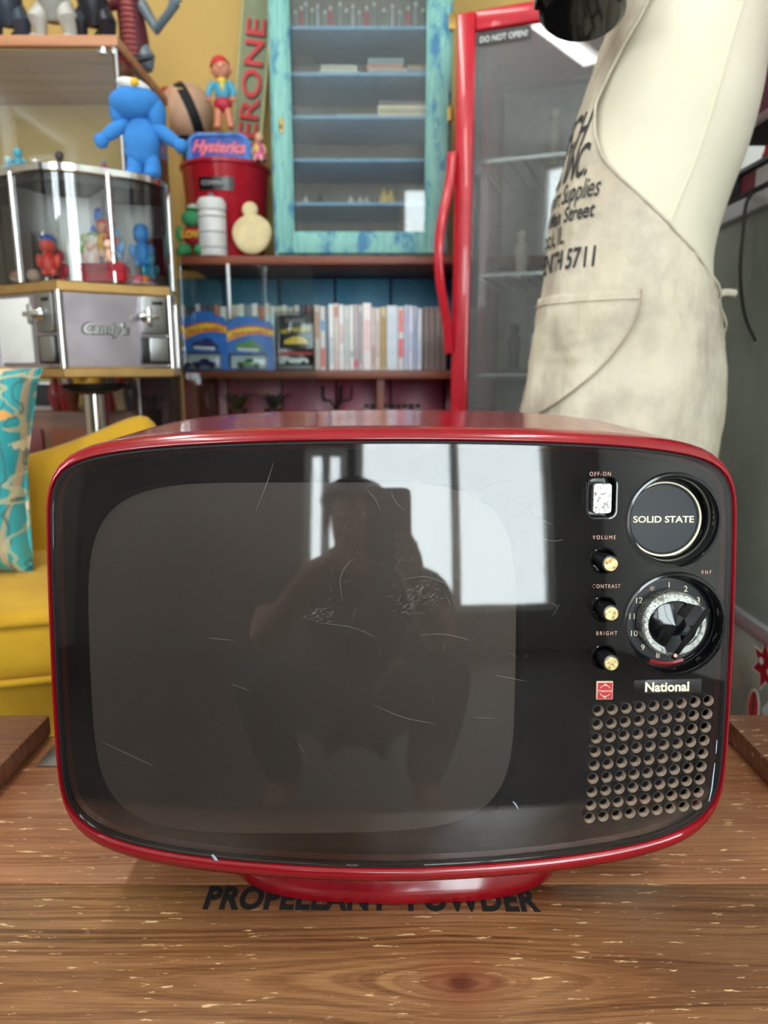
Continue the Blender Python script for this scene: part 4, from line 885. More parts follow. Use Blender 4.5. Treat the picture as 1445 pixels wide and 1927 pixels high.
def hw_card(x0, x1, y0, y1, label, car, carlab, Y, tilt=0, wedge=False):
    p0, p1 = at(x0, y1, Y), at(x1, y1, Y); z0 = S1T+.0006; h = zat(y0, Y)-z0; w_ = p1.x-p0.x; c = Vector(((p0.x+p1.x)/2, Y, z0))
    M = basis(c, (1, tilt, 0), (0, .09, 1)); t = thing('toy_car_card', label, 'toy package', c, 'toy car packages on the shelf')
    hw = w_/2
    b = B(); prism(b, [(-hw, 0), (hw, 0), (hw, h*.80), (hw*.86, h*.90), (hw*.45, h*.93), (hw*.3, h), (-hw*.55, h), (-hw*.7, h*.93), (-hw, h*.90)], M, .0012); cd_ = obj('card', b, 'card_blue', t)
    def wave(name, dz, th, m, zz):
        top = [(-hw+2*hw*k/14, h*(.60+dz+.09*math.sin(k/14*PI*.95))) for k in range(15)]; bot = [(x, y-h*th*(1-.4*k/14)) for k, (x, y) in enumerate(top)]
        b = B(); vt = [b.verts.new(M @ Vector((x, y, zz))) for x, y in top]; vb = [b.verts.new(M @ Vector((x, y, zz))) for x, y in bot]
        for k in range(14): b.faces.new((vb[k], vb[k+1], vt[k+1], vt[k]))
        return obj(name, b, m, cd_)
    wave('flame_stripe', .125, .20, 'card_orange', .0014); wave('flame_edge', .138, .03, 'card_red', .0016); wave('flame_core', .10, .10, 'card_yellow', .0016)
    letter('lettering', 'HOT WHEELS', h*.105, M @ Matrix.Translation((-.001, h*.655, .0019)) @ Matrix.Rotation(.08, 4, 'Z'), 'card_red', cd_, sx=.9*(w_/.115), bold=.0004, shear=.2)
    M2 = M @ Matrix.Translation((-hw*.1, h*.36, .0020)); b = B()
    prism(b, [(x*1.05, z*1.25) for x, z in ((-.036, .0), (-.037, .010), (-.028, .015), (-.012, .018), (-.002, .026), (.014, .0255), (.026, .016), (.037, .013), (.037, .0))], M2 @ Matrix.Rotation(-.12, 4, 'Z'), .0006); obj('car_picture', b, cm(car, .3), cd_)
    b = B(); prism(b, [(-.030, .001), (.030, -.003), (.030, .005), (-.030, .008)], M2 @ Matrix.Translation((0, 0, .0007)), .0004); obj('car_picture_sill', b, cm((228, 224, 216), .4), cd_)
    # blister with the car
    b = B(); box(b, -hw*.88, hw*.72, h*.015, h*.29, .0022, .034, .004, M=M); obj('blister', b, 'blister', t)
    b = B(); box(b, -hw*.86, hw*.70, h*.02, h*.28, .0018, .0024, M=M); obj('blister_backing', b, cm((206, 214, 220), .5), cd_)
    Mc = M @ Matrix.Translation((-hw*.08, h*.035, .018)); toy_car('toy_car', carlab, Mc.translation.copy(), Mc, car, s=.92)
hw_card(335, 349, 590, 692, 'blue toy car card half hidden behind the vending machine', (40, 44, 52), 'black toy car in the card half hidden by the vending machine', 2.095)
hw_card(350, 430, 585, 692, 'blue toy car card with a dark blue and white car, middle of the three', (40, 44, 110), 'dark blue toy car inside the middle card', 2.092)
hw_card(429, 516, 594, 692, 'blue toy car card with a green car, leaning beside the clear box', (70, 130, 70), 'green toy car inside its blister card', 2.094, .05)
Y = 2.10; p0, p1 = at(522, 692, Y), at(593, 692, Y); z0 = S1T+.0005; zt = zat(590, Y)
t = thing('clear_toy_box', 'clear plastic box with black card and a white toy car', 'toy package', ((p0.x+p1.x)/2, Y, z0), 'toy car packages on the shelf')
b = B(); box(b, p0.x, p1.x, Y-.028, Y+.02, z0, zt+.002, .002); obj('clear_shell', b, 'blister', t)
b = B(); box(b, p0.x+.006, p1.x-.006, Y+.010, Y+.014, z0+.062, zt-.003, .001); cd_ = obj('card', b, cm((34, 34, 38), .4), t)
b = B(); box(b, p0.x+.004, p1.x-.004, Y-.024, Y+.016, z0+.002, z0+.014, .001); obj('stand', b, cm((130, 134, 136), .4), t)
b = B(); box(b, p0.x+.006, p1.x-.006, Y+.010, Y+.0135, z0+.044, z0+.052); obj('red_line', b, 'card_red', t)
cx = (p0.x+p1.x)/2; Mb = basis((cx, Y+.0094, z0+.108), (1, 0, 0), (0, 0, 1))
letter('lettering', 'HOT WHEELS', .0165, Mb @ Matrix.Rotation(.12, 4, 'Z'), 'card_yellow', cd_, sx=.85, bold=.0006)
letter('lettering', 'CLASSIC', .016, basis((cx, Y+.0094, zt-.024), (1, 0, 0), (0, 0, 1)), cm((200, 200, 200), .5), cd_, sx=1.0)
b = B(); prism(b, [(-.034, 0), (.034, 0), (.030, .012), (.012, .022), (-.012, .020), (-.034, .010)], Mb @ Matrix.Translation((0, -.034, .0002)), .0006); obj('car_picture', b, 'card_yellow', cd_)
Mc = basis((cx, Y-.006, z0+.0145), (1, 0, 0), (0, 0, 1)); toy_car('toy_car', 'white toy car inside the clear plastic box', Mc.translation.copy(), Mc, (226, 226, 224), s=1.05)
# ---- lower shelf bits
for i in range(9):
    px = 690+i*12; q = at(px, 775, 2.25); c = ((206, 180, 176), (90, 110, 140), (190, 90, 100), (216, 214, 206), (150, 160, 170), (206, 110, 120), (200, 210, 196), (110, 104, 120), (214, 206, 190))[i]
    t = thing('paint_jar', '%s jar, %s from the left on the shelf under the disc cases' % (('pinkish', 'blue grey', 'rosy', 'white', 'grey', 'coral', 'mint', 'slate', 'ivory')[i], ORD[i]), 'jar', (q.x, 2.25, .62), 'jars under the disc cases')
    b = B(); lathe(b, [(.0001, 0), (.0085, .001), (.009, .006), (.009, .05), (.006, .056), (.0001, .056)], (q.x, 2.25, .6205), None, 14); obj('jar', b, cm(c, .3), t)
    b = B(); lathe(b, [(.0068, .054), (.0068, .068), (.0001, .0685)], (q.x, 2.25, .6205), None, 14); obj('lid', b, cm((60, 56, 56), .4), t)
b = B(); box(b, SXL, SX1-.02, SY0+.05, SY1, .60, .62, .002); obj('board', b, 'shelf_wood', su)
q = at(632, 770, 2.2)
t = thing('candlestick', 'spidery black metal candlestick on the lower shelf', 'candlestick', (q.x, 2.2, .62))
b = B(); lathe(b, [(.0001, 0), (.03, .001), (.028, .008), (.006, .016), (.005, .06), (.0001, .062)], (q.x, 2.2, .6205), None, 20); obj('base', b, 'black_matte', t)
for s in range(5):
    a = s*2*PI/5; b = B(); tube(b, smooth_path([(q.x, 2.2, .672), (q.x+.02*math.cos(a), 2.2+.02*math.sin(a), .70), (q.x+.045*math.cos(a), 2.2+.045*math.sin(a), .705), (q.x+.05*math.cos(a), 2.2+.05*math.sin(a), .745)], 4), .0035, 6); obj('arm', b, 'black_matte', t)
for i, (px, col, h) in enumerate(((448, (60, 70, 50), .10), (515, (56, 60, 66), .115))):
    q = at(px, 775, 2.22); t = thing('potted_plant', ('small dark potted plant at the left of the lower shelf', 'small grey potted plant in the middle of the lower shelf')[i], 'plant', (q.x, 2.22, .62))
    b = B(); lathe(b, [(.0001, 0), (.022, 0), (.03, .055), (.027, .055), (.024, .048), (.0001, .047)], (q.x, 2.22, .6205), None, 18); obj('pot', b, cm((96, 60, 50), .6), t)
    for k in range(9):
        a = k*2*PI/9; b = B(); L = .05+.02*(k % 3); vs = [b.verts.new(Vector((q.x, 2.22, .665))+Vector((math.cos(a)*r-math.sin(a)*s, math.sin(a)*r+math.cos(a)*s, z))) for r, s, z in ((0, 0, 0), (L*.5, -.008, .045), (L, 0, .06), (L*.5, .008, .045))]; b.faces.new(vs); b.faces.new([b.verts.new(v.co+Vector((0, 0, -.0012))) for v in reversed(vs)]); obj('leaf', b, cm(col, .5), t)
q0, q1 = at(290, 745, 2.02), at(358, 722, 2.02)
t = thing('red_box', 'flat dark red box just below the toy car shelf', 'box', ((q0.x+q1.x)/2, 2.16, .62))
b = B(); box(b, q0.x, q1.x, 2.10, 2.22, .6205, q1.z-.012, .003); obj('base', b, cm((120, 24, 44), .5), t); b = B(); box(b, q0.x-.003, q1.x+.003, 2.097, 2.223, q1.z-.0119, q1.z+.004, .003); obj('lid', b, cm((140, 28, 50), .4), t)

# ------------------------------------------------------------------ turquoise glazed cabinet
KY0, KY1 = 2.075, 2.345
KX0, KX1 = at(515, 470, KY0).x, at(838, 470, KY0).x+.012
KZ0, KZ1 = S2T+.0005, 1.95
kb_ = thing('glazed_cabinet', 'distressed turquoise glazed cabinet standing on the upper shelf', 'cabinet', ((KX0+KX1)/2, 2.2, KZ0))
def kbx(name, x0, x1, y0, y1, z0, z1, m='distressed_turquoise', p=None, bev=.002):
    b = B(); box(b, x0, x1, y0, y1, z0, z1, bev); return obj(name, b, m, p if p is not None else kb_)
kbx('side_panel', KX0, KX0+.018, KY0+.02, KY1, KZ0, KZ1); kbx('side_panel', KX1-.018, KX1, KY0+.02, KY1, KZ0, KZ1)
kbx('bottom_panel', KX0+.018, KX1-.018, KY0+.02, KY1, KZ0, KZ0+.02); kbx('top_panel', KX0-.01, KX1+.01, KY0, KY1, KZ1, KZ1+.03)
kbx('back_panel', KX0+.018, KX1-.018, KY1-.01, KY1, KZ0+.02, KZ1, 'cabinet_inner', bev=0)
dr = kbx('door', KX0+.010, KX0+.052, KY0-.004, KY0+.019, KZ0+.008, KZ1-.004); dr.name = 'door_stile'
DXa, DXb = at(548, 250, KY0).x, at(805, 250, KY0).x
dr2 = kbx('door_stile', DXb, KX1-.010, KY0-.004, KY0+.019, KZ0+.008, KZ1-.004)
zb = zat(441, KY0); kbx('door_rail', KX0+.0525, DXb-.0005, KY0-.0035, KY0+.0185, KZ0+.008, zb); kbx('door_rail', KX0+.0525, DXb-.0005, KY0-.0035, KY0+.0185, KZ1-.06, KZ1-.004)
xi = KX0+.052
for x0, x1 in ((xi, xi+.006), (DXb-.006, DXb)): kbx('glazing_bead', x0, x1, KY0+.002, KY0+.012, zb, KZ1-.06, 'distressed_turquoise', bev=.001)
kbx('glazing_bead', xi+.006, DXb-.006, KY0+.002, KY0+.012, zb, zb+.008, bev=.001)
_pmid = (xi+DXb)/2; b = B(); box(b, -(DXb-xi)/2+.001, (DXb-xi)/2-.001, -.0012, .0012, zb, KZ1-.06, M=Matrix.Translation((_pmid, KY0+.018, 0)) @ Matrix.Rotation(math.radians(-1.6), 4, 'Z')); obj('cabinet_pane', b, 'cabinet_pane', kb_)
kz = zat(237, KY0); b = B(); ell(b, ((KX0+.031), KY0-.005, kz), (.006, .0025, .022)); es = obj('escutcheon', b, 'brass', dr); b = B(); ell(b, (KX0+.031, KY0-.0075, kz-.004), (.0022, .001, .006)); obj('keyhole', b, 'black_matte', es)
for y_ in (42, 215):
    b = B(); zc = zat(y_, KY0); box(b, KX1-.012, KX1+.004, KY0-.0075, KY0-.002, zc-.018, zc+.018, .0008); h_ = obj('hinge', b, 'brass', kb_); b = B(); cyl(b, (KX1-.004, KY0-.008, zc-.019), (KX1-.004, KY0-.008, zc+.019), .003, seg=10); obj('hinge_pin', b, 'brass', h_)
KS = []
for y_ in (50, 137, 218, 299, 381):
    z = zat(y_, KY0+.035); KS.append(z); b = B(); box(b, KX0+.019, KX1-.019, KY0+.03, KY1-.011, z-.0085, z, .001); obj('shelf', b, 'pale_blue_paint', kb_)
def slab(name, label, x0, x1, zi, h0, h1, col, Y=2.128, d=.12, cat='disc case', grp=None):
    z = (KS[zi] if zi < 5 else KZ0+.02)+.0005; xa, xb = at(x0, 250, Y).x, at(x1, 250, Y).x; t = thing(name, label, cat, ((xa+xb)/2, Y, z+h0), grp)
    b = B(); box(b, xa, xb, Y, Y+d, z+h0, z+h1, .0012); c_ = obj('case', b, cm(col, .4), t)
    b = B(); box(b, xa+.004, xb-.004, Y-.0005, Y+.0005, z+h0+(h1-h0)*.3, z+h0+(h1-h0)*.7); obj('spine_print', b, cm(tuple(int(v*.8) for v in col), .5), c_)
for i, (x0, x1, h0, h1, c, nm) in enumerate(((550, 600, 0, .012, (120, 100, 94), 'brown'), (550, 597, .0125, .024, (70, 72, 74), 'grey'), (604, 674, 0, .013, (226, 224, 214), 'white'), (606, 672, .0135, .026, (216, 214, 196), 'cream'), (694, 762, 0, .004, (214, 160, 156), 'thin pink'), (694, 764, .0045, .017, (206, 196, 192), 'pale mauve'), (691, 757, .0175, .028, (216, 150, 126), 'salmon'), (693, 759, .0285, .043, (140, 164, 166), 'grey green'), (766, 812, 0, .014, (150, 150, 176), 'lavender'), (766, 812, .0145, .026, (180, 150, 110), 'tan'))):
    slab('disc_case', '%s disc case lying flat on the second cabinet shelf' % nm, x0, x1, 1, h0, h1, c)
b = B(); z = KS[1]+.025; xa, xb = at(548, 110, 2.15).x, at(596, 110, 2.15).x; prism(b, [(xa, 0), (xb, 0), (xb-.012, .034), (xa, .036)], Matrix(((1, 0, 0, 0), (0, 0, 1, 2.16), (0, 1, 0, z), (0, 0, 0, 1))), .08); o = obj('black_case', b, 'black_matte'); tag(o, 'black slant-topped case on the flat disc cases behind the cabinet pane', 'case')
slab('book', 'cream book lying on the third cabinet shelf, under the dark tin', 711, 812, 2, 0, .030, (232, 214, 180), 2.122, .13, 'book'); slab('tin_box', 'dark tin with red marks on top of the cream book', 713, 812, 2, .0305, .044, (110, 100, 104), 2.126, .12, 'tin')
slab('disc_case', 'slim silver disc case lying on the third cabinet shelf', 634, 708, 2, 0, .010, (180, 184, 188)); slab('disc_case', 'dark green box lying at the left of the third cabinet shelf', 550, 596, 2, 0, .018, (80, 96, 90))
slab('disc_case', 'flat dull red case on the fourth cabinet shelf', 552, 600, 3, 0, .008, (140, 84, 92))
for i, px in enumerate((556, 567, 576, 588, 598, 612, 622, 640, 652, 664, 676, 690, 704, 722, 738, 752, 768, 782, 796)):
    q = at(px, 45, 2.16); h = .055+.02*((i*7) % 5)/4; c = ((150, 152, 154), (190, 96, 104), (140, 150, 150), (120, 140, 126), (170, 176, 178))[i % 5]; z = KS[0]+.0004
    t = thing('glass_vial', 'slim %s glass vial, %s from the left on the top cabinet shelf' % (('grey', 'red', 'smoky', 'green', 'clear')[i % 5], ORD[i]), 'vial', (q.x, 2.16, z), 'vials on the top cabinet shelf')
    b = B(); lathe(b, [(.0001, 0), (.0055, .0005), (.006, .004), (.006, h*.8), (.0035, h*.88), (.0035, h), (.0001, h)], (q.x, 2.16, z), None, 12); obj('vial', b, cm(c, .2), t); b = B(); lathe(b, [(.0042, h-.006), (.0042, h+.004), (.0001, h+.0042)], (q.x, 2.16, z), None, 12); obj('stopper', b, cm((200, 196, 190), .4), t)
for i, (px, c, nm, r) in enumerate(((575, (214, 210, 200), 'white', .008), (602, (60, 62, 66), 'black', .010), (660, (226, 224, 216), 'ivory', .008), (678, (200, 200, 190), 'pearl', .008), (690, (190, 190, 180), 'grey', .008), (722, (214, 184, 110), 'golden', .014), (735, (206, 176, 100), 'brass', .013))):
    q = at(px, 375, 2.15); z = KS[4]+.0004; t = thing('trinket', '%s trinket on the lowest cabinet shelf' % nm, 'trinket', (q.x, 2.15, z))
    b = B(); lathe(b, [(.0001, 0), (r, .001), (r*1.05, r), (r*.8, r*2), (r*.35, r*2.4), (r*.45, r*2.8), (.0001, r*2.9)], (q.x, 2.15, z), None, 16); obj('body', b, cm(c, .3), t); b = B(); ell(b, (q.x, 2.15, z+r*3), r*.3, u=10, v=6); obj('knob', b, cm(c, .3), t)
q = at(765, 425, 2.15); z = KZ0+.0205; t = thing('teapot', 'black teapot at the bottom right inside the cabinet', 'teapot', (q.x, 2.15, z))
b = B(); lathe(b, [(.0001, 0), (.035, .001), (.055, .018), (.056, .032), (.045, .050), (.020, .058), (.0001, .060)], (q.x, 2.16, z), None, 32); obj('body', b, 'black_gloss', t)
b = B(); tube(b, smooth_path([(q.x+.045, 2.16, z+.03), (q.x+.062, 2.155, z+.05), (q.x+.066, 2.155, z+.058)], 4), [.009, .009, .008, .008, .007, .007, .006, .006, .006], 10); obj('spout', b, 'black_gloss', t)
b = B(); lathe(b, [(.018, .057), (.012, .064), (.004, .067), (.006, .073), (.0001, .076)], (q.x, 2.16, z), None, 20); obj('lid', b, 'black_gloss', t)
b = B(); tube(b, smooth_path([(q.x-.050, 2.16, z+.04), (q.x-.074, 2.16, z+.044), (q.x-.07, 2.16, z+.018), (q.x-.052, 2.16, z+.015)], 4), .004, 8); obj('handle', b, 'black_gloss', t)

# ------------------------------------------------------------------ things on the upper shelf, left of the cabinet
ZS = S2T+.0005
pm('bin_red', (178, 18, 40), .25, coat=.4)
BY = 2.226; q0, q1 = at(343, 330, BY), at(506, 330, BY); br = (q1.x-q0.x)/2; bc = Vector(((q0.x+q1.x)/2, BY, ZS)); bh = zat(318, BY)-ZS
bn = thing('red_bin', 'glossy red round bin with a black name plate on the upper shelf', 'bin', bc)
b = B(); lathe(b, [(.0001, .001), (br*.78, 0), (br*.82, .006), (br*.985, bh-.008), (br*1.0, bh-.004), (br, bh), (br*.96, bh), (br*.94, bh-.012), (br*.78, .012), (.0001, .012)], bc, None, 56); obj('tub', b, 'bin_red', bn)
b = B(); lathe(b, [(br*.985, bh-.014), (br*1.03, bh-.010), (br*1.03, bh-.002), (br*.99, bh+.001)], bc, None, 56); obj('rim', b, 'bin_red', bn)
def onbin(px, py): 
    q = at(px, py, BY-br*.95); return q
l0, l1 = at(372, 356, BY-br), at(452, 331, BY-br); zc = (l0.z+l1.z)/2
b = B(); rows = []
for z, off in ((l0.z, .0015), (l1.z, .0015)):
    rr_ = br*(.82+.165*(z-ZS)/bh)+.002; rows.append([Vector((bc.x+rr_*math.sin(a), bc.y-rr_*math.cos(a), z)) for a in [math.radians(-26+48*k/10) for k in range(11)]])
loft(b, rows, False); pl_ = obj('name_plate', b, 'black_plastic', bn)
letter('lettering', 'COMPANY', .016, basis((bc.x-.004, bc.y-br*.985-.004, zc-.006), (1, -.03, 0), (0, -.12, 1)), cm((190, 190, 186), .4), pl_, sx=.95)
b = B(); cyl(b, bc+Vector((0, 0, bh-.006)), bc+Vector((0, 0, bh+.0004)), br*.955, seg=48); obj('lid', b, 'bin_red', bn)
# blue tin sign box with neon script
zt_ = ZS+bh+.001; p0, p1 = at(350, 318, 2.17), at(472, 318, 2.17); w_ = p1.x-p0.x; hh = zat(249, 2.17)-zt_
t = thing('blue_tin', 'blue arched tin with pink neon style lettering on the red bin', 'tin', ((p0.x+p1.x)/2, 2.19, zt_))
pm('tin_blue', (66, 140, 226), .25, coat=.3); pm('tin_navy', (34, 70, 176), .3); pm('neon_pink', (255, 150, 170), .4); pm('neon_red', (226, 60, 96), .4)
def arch(w, h, r): return [(-w/2, 0), (w/2, 0)] + [(w/2-r+r*math.cos(math.radians(a)), h-r+r*math.sin(math.radians(a))) for a in range(0, 91, 10)] + [(-w/2+r+r*math.cos(math.radians(a)), h-r+r*math.sin(math.radians(a))) for a in range(90, 181, 10)]
Mt = basis(((p0.x+p1.x)/2, 2.18, zt_), (1, 0, 0), (0, 0, 1))
b = B(); prism(b, arch(w_, hh, .034), Mt @ Matrix.Translation((0, 0, -.07)), .07); bt = obj('case', b, 'tin_blue', t, 30)
b = B(); prism(b, arch(w_*.80, hh*.86, .024), Mt @ Matrix.Translation((0, .004, 0)), .001); obj('face', b, 'tin_navy', bt)
b = B(); tube(b, [Mt @ Vector((x, y, .001)) for x, y in arch(w_*.90, hh*.955, .030)[1:]+[(-w_*.45, 0)]], .006, 10); obj('frame', b, 'tin_blue', bt, 60)
b = B(); prism(b, [(-.035, .003), (.062, .003), (.062, .017), (-.035, .017)], Mt @ Matrix.Translation((0, 0, .0012)), .001); obj('wood_strip', b, cm((206, 150, 100), .5), bt)
letter('lettering_glow', "Hysterics", .041, Mt @ Matrix.Translation((0, .032, .0013)) @ Matrix.Rotation(-.03, 4, 'Z'), 'neon_red', bt, ext=.0002, shear=.35, bold=.0030, sx=.96)
letter('lettering', "Hysterics", .041, Mt @ Matrix.Translation((0, .032, .0022)) @ Matrix.Rotation(-.03, 4, 'Z'), 'neon_pink', bt, ext=.0002, shear=.35, bold=.0006, sx=.96)
# long box with vertical red letters, leaning in the corner
pm('box_green', (128, 136, 100), .5); pm('box_letters', (206, 44, 44), .5); pm('box_gold', (206, 190, 120), .5)
e0, e1 = at(452, 250, 2.22), at(500, 0, 2.22)
t = thing('chocolate_box', 'tall triangular green box with red letters running upward beside the turquoise cabinet', 'box', (-.42, 2.35, ZS))
_p, _q = at(466, 238, 2.347), at(476, 112, 2.347); _u = (_q-_p).normalized(); _o = _p-_u*((_p.z-ZS-.008)/_u.z); Mx_ = basis(_o, _u, (-_u.z, 0, _u.x)); _s5 = (_p-_o).length          # local x up the box, local y to the left
hw = .047; b = B()
poly = [(-hw, 0), (hw, 0), (0, -.062)]
loft(b, [[Mx_ @ Vector((s, y, z)) for y, z in poly] for s in (0.004, .90)], True, (True, True)); cb = obj('box', b, 'box_green', t, 20)
for y in (-hw+.004, hw-.004):
    b = B(); box(b, .01, .89, y-.002, y+.002, 0, .0008, M=Mx_); obj('gold_edge', b, 'box_gold', cb)
letter('lettering_shadow', 'TOBLERONE', .079, Mx_ @ Matrix.Translation((_s5-.004, -.031, .0006)), 'black_matte', cb, ext=.0003, sx=1.32, bold=.0022)
letter('lettering', 'TOBLERONE', .079, Mx_ @ Matrix.Translation((_s5, -.028, .0015)), 'box_letters', cb, ext=.0003, sx=1.32, bold=.0012)
# round peach pot on a dark stand
pm('peach', (222, 178, 148), .45)
pc = at(352, 212, 2.335); rr_ = .078
t = thing('round_pot', 'large round peach coloured pot with dark band behind the blue plush', 'pot', (pc.x, 2.335, ZS))
b = B(); lathe(b, [(.0001, -.075), (.035, -.072), (.06, -.05), (.076, -.018), (.079, .010), (.070, .042), (.048, .066), (.022, .077), (.0001, .079)], pc, None, 36); pb_ = obj('pot', b, 'peach', t, 60)
b = B(); lathe(b, [(.0795, -.012), (.0812, -.004), (.0812, .012), (.0795, .018)], pc, Euler((0, 1.15, .3)).to_matrix().to_4x4(), 36); obj('band', b, 'black_matte', pb_)
b = B(); lathe(b, [(.020, .076), (.024, .084), (.014, .094), (.0001, .096)], pc, Euler((0, -.9, 0)).to_matrix().to_4x4(), 24); obj('knob', b, cm((190, 24, 44), .4), pb_)
b = B(); lathe(b, [(.05, 0), (.05, .01), (.02, .02), (.018, pc.z-ZS-.09), (.036, pc.z-ZS-.073)], (pc.x, 2.335, ZS), None, 24, (True, True)); obj('stand', b, 'black_matte', t)
# doll with red cap standing on the blue tin
dz = zt_+hh; dp = Vector((at(420, 250, 2.155).x, 2.155, dz+.0005))
t = thing('cloth_doll', 'small doll in red cap, blue shirt and red shorts standing on the blue tin', 'doll', dp)
def DE(nm, col, *els, par=None):
    b = B()
    for c, r in els: ell(b, dp+Vector(c), r)
    return obj(nm, b, cm(col, .5), par or t, 70)
for s in (-1, 1):
    b = B(); tube(b, [dp+Vector((.004+s*.019, 0, .006)), dp+Vector((.002+s*.012, 0, .055))], [.0095, .011], 12); ell(b, dp+Vector((.004+s*.020, -.006, .006)), (.010, .016, .006)); obj('leg', b, cm((222, 140, 110), .5), t)
DE('shorts', (190, 40, 60), ((.002, 0, .066), (.026, .018, .020))); DE('shirt', (80, 170, 200), ((.002, 0, .102), (.023, .017, .030)))
DE('scarf', (236, 206, 60), ((.004, -.013, .122), (.013, .006, .008)), ((.006, -.016, .108), (.006, .004, .012)))
for s in (-1, 1):
    b = B(); tube(b, [dp+Vector((s*.022, 0, .120)), dp+Vector((s*.034, -.006, .098)), dp+Vector((s*.034, -.012, .080))], [.009, .008, .007], 10); obj('arm', b, cm((80, 170, 200), .5), t); DE('hand', (222, 140, 110), ((s*.034, -.013, .074), .0075))
hd = DE('head', (226, 150, 120), ((.002, -.002, .152), (.025, .024, .026)))
for s in (-1, 1):
    DE('eye', (40, 34, 34), ((.004+s*.009, -.0245, .155), (.0025, .0015, .0035)), par=hd); DE('ear', (222, 140, 110), ((.002+s*.026, 0, .152), (.005, .005, .008)), par=hd)
DE('nose', (222, 132, 104), ((.004, -.027, .149), .004), par=hd)
b = B(); lathe(b, [(.027, 0), (.026, .006), (.018, .020), (.006, .026), (.0001, .027)], dp+Vector((-.002, .002, .162)), Euler((-.15, -.25, 0)).to_matrix().to_4x4(), 24); obj('cap', b, cm((216, 50, 56), .6), t)
# blonde doll on the bin rim
bp = Vector((at(490, 318, 2.155).x, 2.15, ZS+bh+.002)); t = thing('fashion_doll', 'small blonde doll in pink and yellow dress sitting on the rim of the red bin', 'doll', bp)
b = B(); lathe(b, [(.020, 0), (.017, .012), (.011, .03), (.012, .04), (.005, .046)], bp, None, 18, (True, True)); obj('dress', b, cm((216, 90, 150), .5), t)
b = B(); ell(b, bp+Vector((-.006, -.010, .028)), (.007, .005, .012)); obj('bodice', b, cm((230, 200, 80), .5), t)
b = B(); ell(b, bp+Vector((0, -.002, .058)), (.010, .010, .012)); h_ = obj('head', b, cm((228, 170, 146), .5), t); b = B(); ell(b, bp+Vector((0, .004, .062)), (.0135, .011, .013)); ell(b, bp+Vector((-.008, .006, .050)), (.006, .007, .016)); obj('hair', b, cm((196, 160, 100), .7), h_)
for s in (-1, 1):
    b = B(); tube(b, [bp+Vector((s*.010, -.004, .040)), bp+Vector((s*.018, -.010, .026)), bp+Vector((s*.016, -.016, .014))], [.0035, .003, .003], 8); obj('arm', b, cm((228, 170, 146), .5), t)
    b = B(); tube(b, [bp+Vector((s*.008, -.010, .006)), bp+Vector((s*.009, -.026, .006)), bp+Vector((s*.009, -.030, -.008))], [.005, .0045, .004], 8); obj('leg', b, cm((228, 170, 146), .5), t)
# white lidded canister
wp = Vector((at(402, 478, 2.085).x, 2.084, ZS)); t = thing('lidded_canister', 'plain white oval canister with ribbed lid in front of the red bin', 'canister', wp)
pm('toy_white', (220, 220, 218), .4, var=.08)
def oval(b, prof): lathe(b, prof, (0, 0, 0), None, 40); b.transform(Matrix.Translation(wp) @ Matrix.Diagonal((1.25, 1, 1, 1)))
b = B(); oval(b, [(.0001, 0), (.029, .0005), (.031, .004), (.031, .116), (.028, .120), (.0001, .120)]); bo_ = obj('jar', b, 'toy_white', t)
b = B(); oval(b, [(.0315, .1205), (.0322, .124), (.0322, .140), (.026, .152), (.010, .156), (.0001, .1565)]); tp_ = obj('lid', b, 'toy_white', t)
b = B(); ell(b, wp+Vector((0, 0, .161)), (.009, .009, .007)); obj('knob', b, cm((110, 112, 112), .4), tp_)
for z in (.020, .060, .100):
    b = B(); oval(b, [(.031, z), (.0322, z+.002), (.031, z+.004)]); obj('rib', b, cm((150, 152, 152), .5), bo_)
# cream plaque with top knot
cp = Vector((at(474, 478, 2.08).x, 2.083, ZS)); t = thing('plaster_plaque', 'cream round plaster plaque with a knob on top leaning on the red bin', 'plaque', cp)
Mq = basis(cp+Vector((0, .004, .003)), (1, 0, 0), (0, .20, 1)); pm('plaster', (226, 208, 160), .8)
poly = [(.055*math.cos(a)*(1+.03*math.sin(3*a)), .058+.056*math.sin(a)) for a in [2*PI*k/48 for k in range(48)]]
def pillow_disc(b, poly, M, t_):
    cx = sum(p[0] for p in poly)/len(poly); cy = sum(p[1] for p in poly)/len(poly)
    loft(b, [[M @ Vector((cx+(x-cx)*f, cy+(y-cy)*f, z)) for x, y in poly] for f, z in ((.96, 0), (1, t_*.4), (.94, t_*.8), (.6, t_), (.02, t_*1.02))], True, (True, True))
b = B(); pillow_disc(b, poly, Mq, .016); pq_ = obj('plaque', b, 'plaster', t, 60)
b = B(); pillow_disc(b, [(-.006+.022*math.cos(a), .126+.022*math.sin(a)) for a in [2*PI*k/28 for k in range(28)]], Mq, .014); obj('knob', b, 'plaster', t, 60)
for pts_ in ([(-.03, .045), (-.012, .034), (.012, .034), (.03, .045)], [(-.038, .075), (-.02, .090), (0, .080), (.02, .090), (.038, .075)]):
    b = B(); tube(b, smooth_path([Mq @ Vector((x, y, .0155)) for x, y in pts_], 5), .0016, 6); obj('moulding', b, 'plaster', pq_)
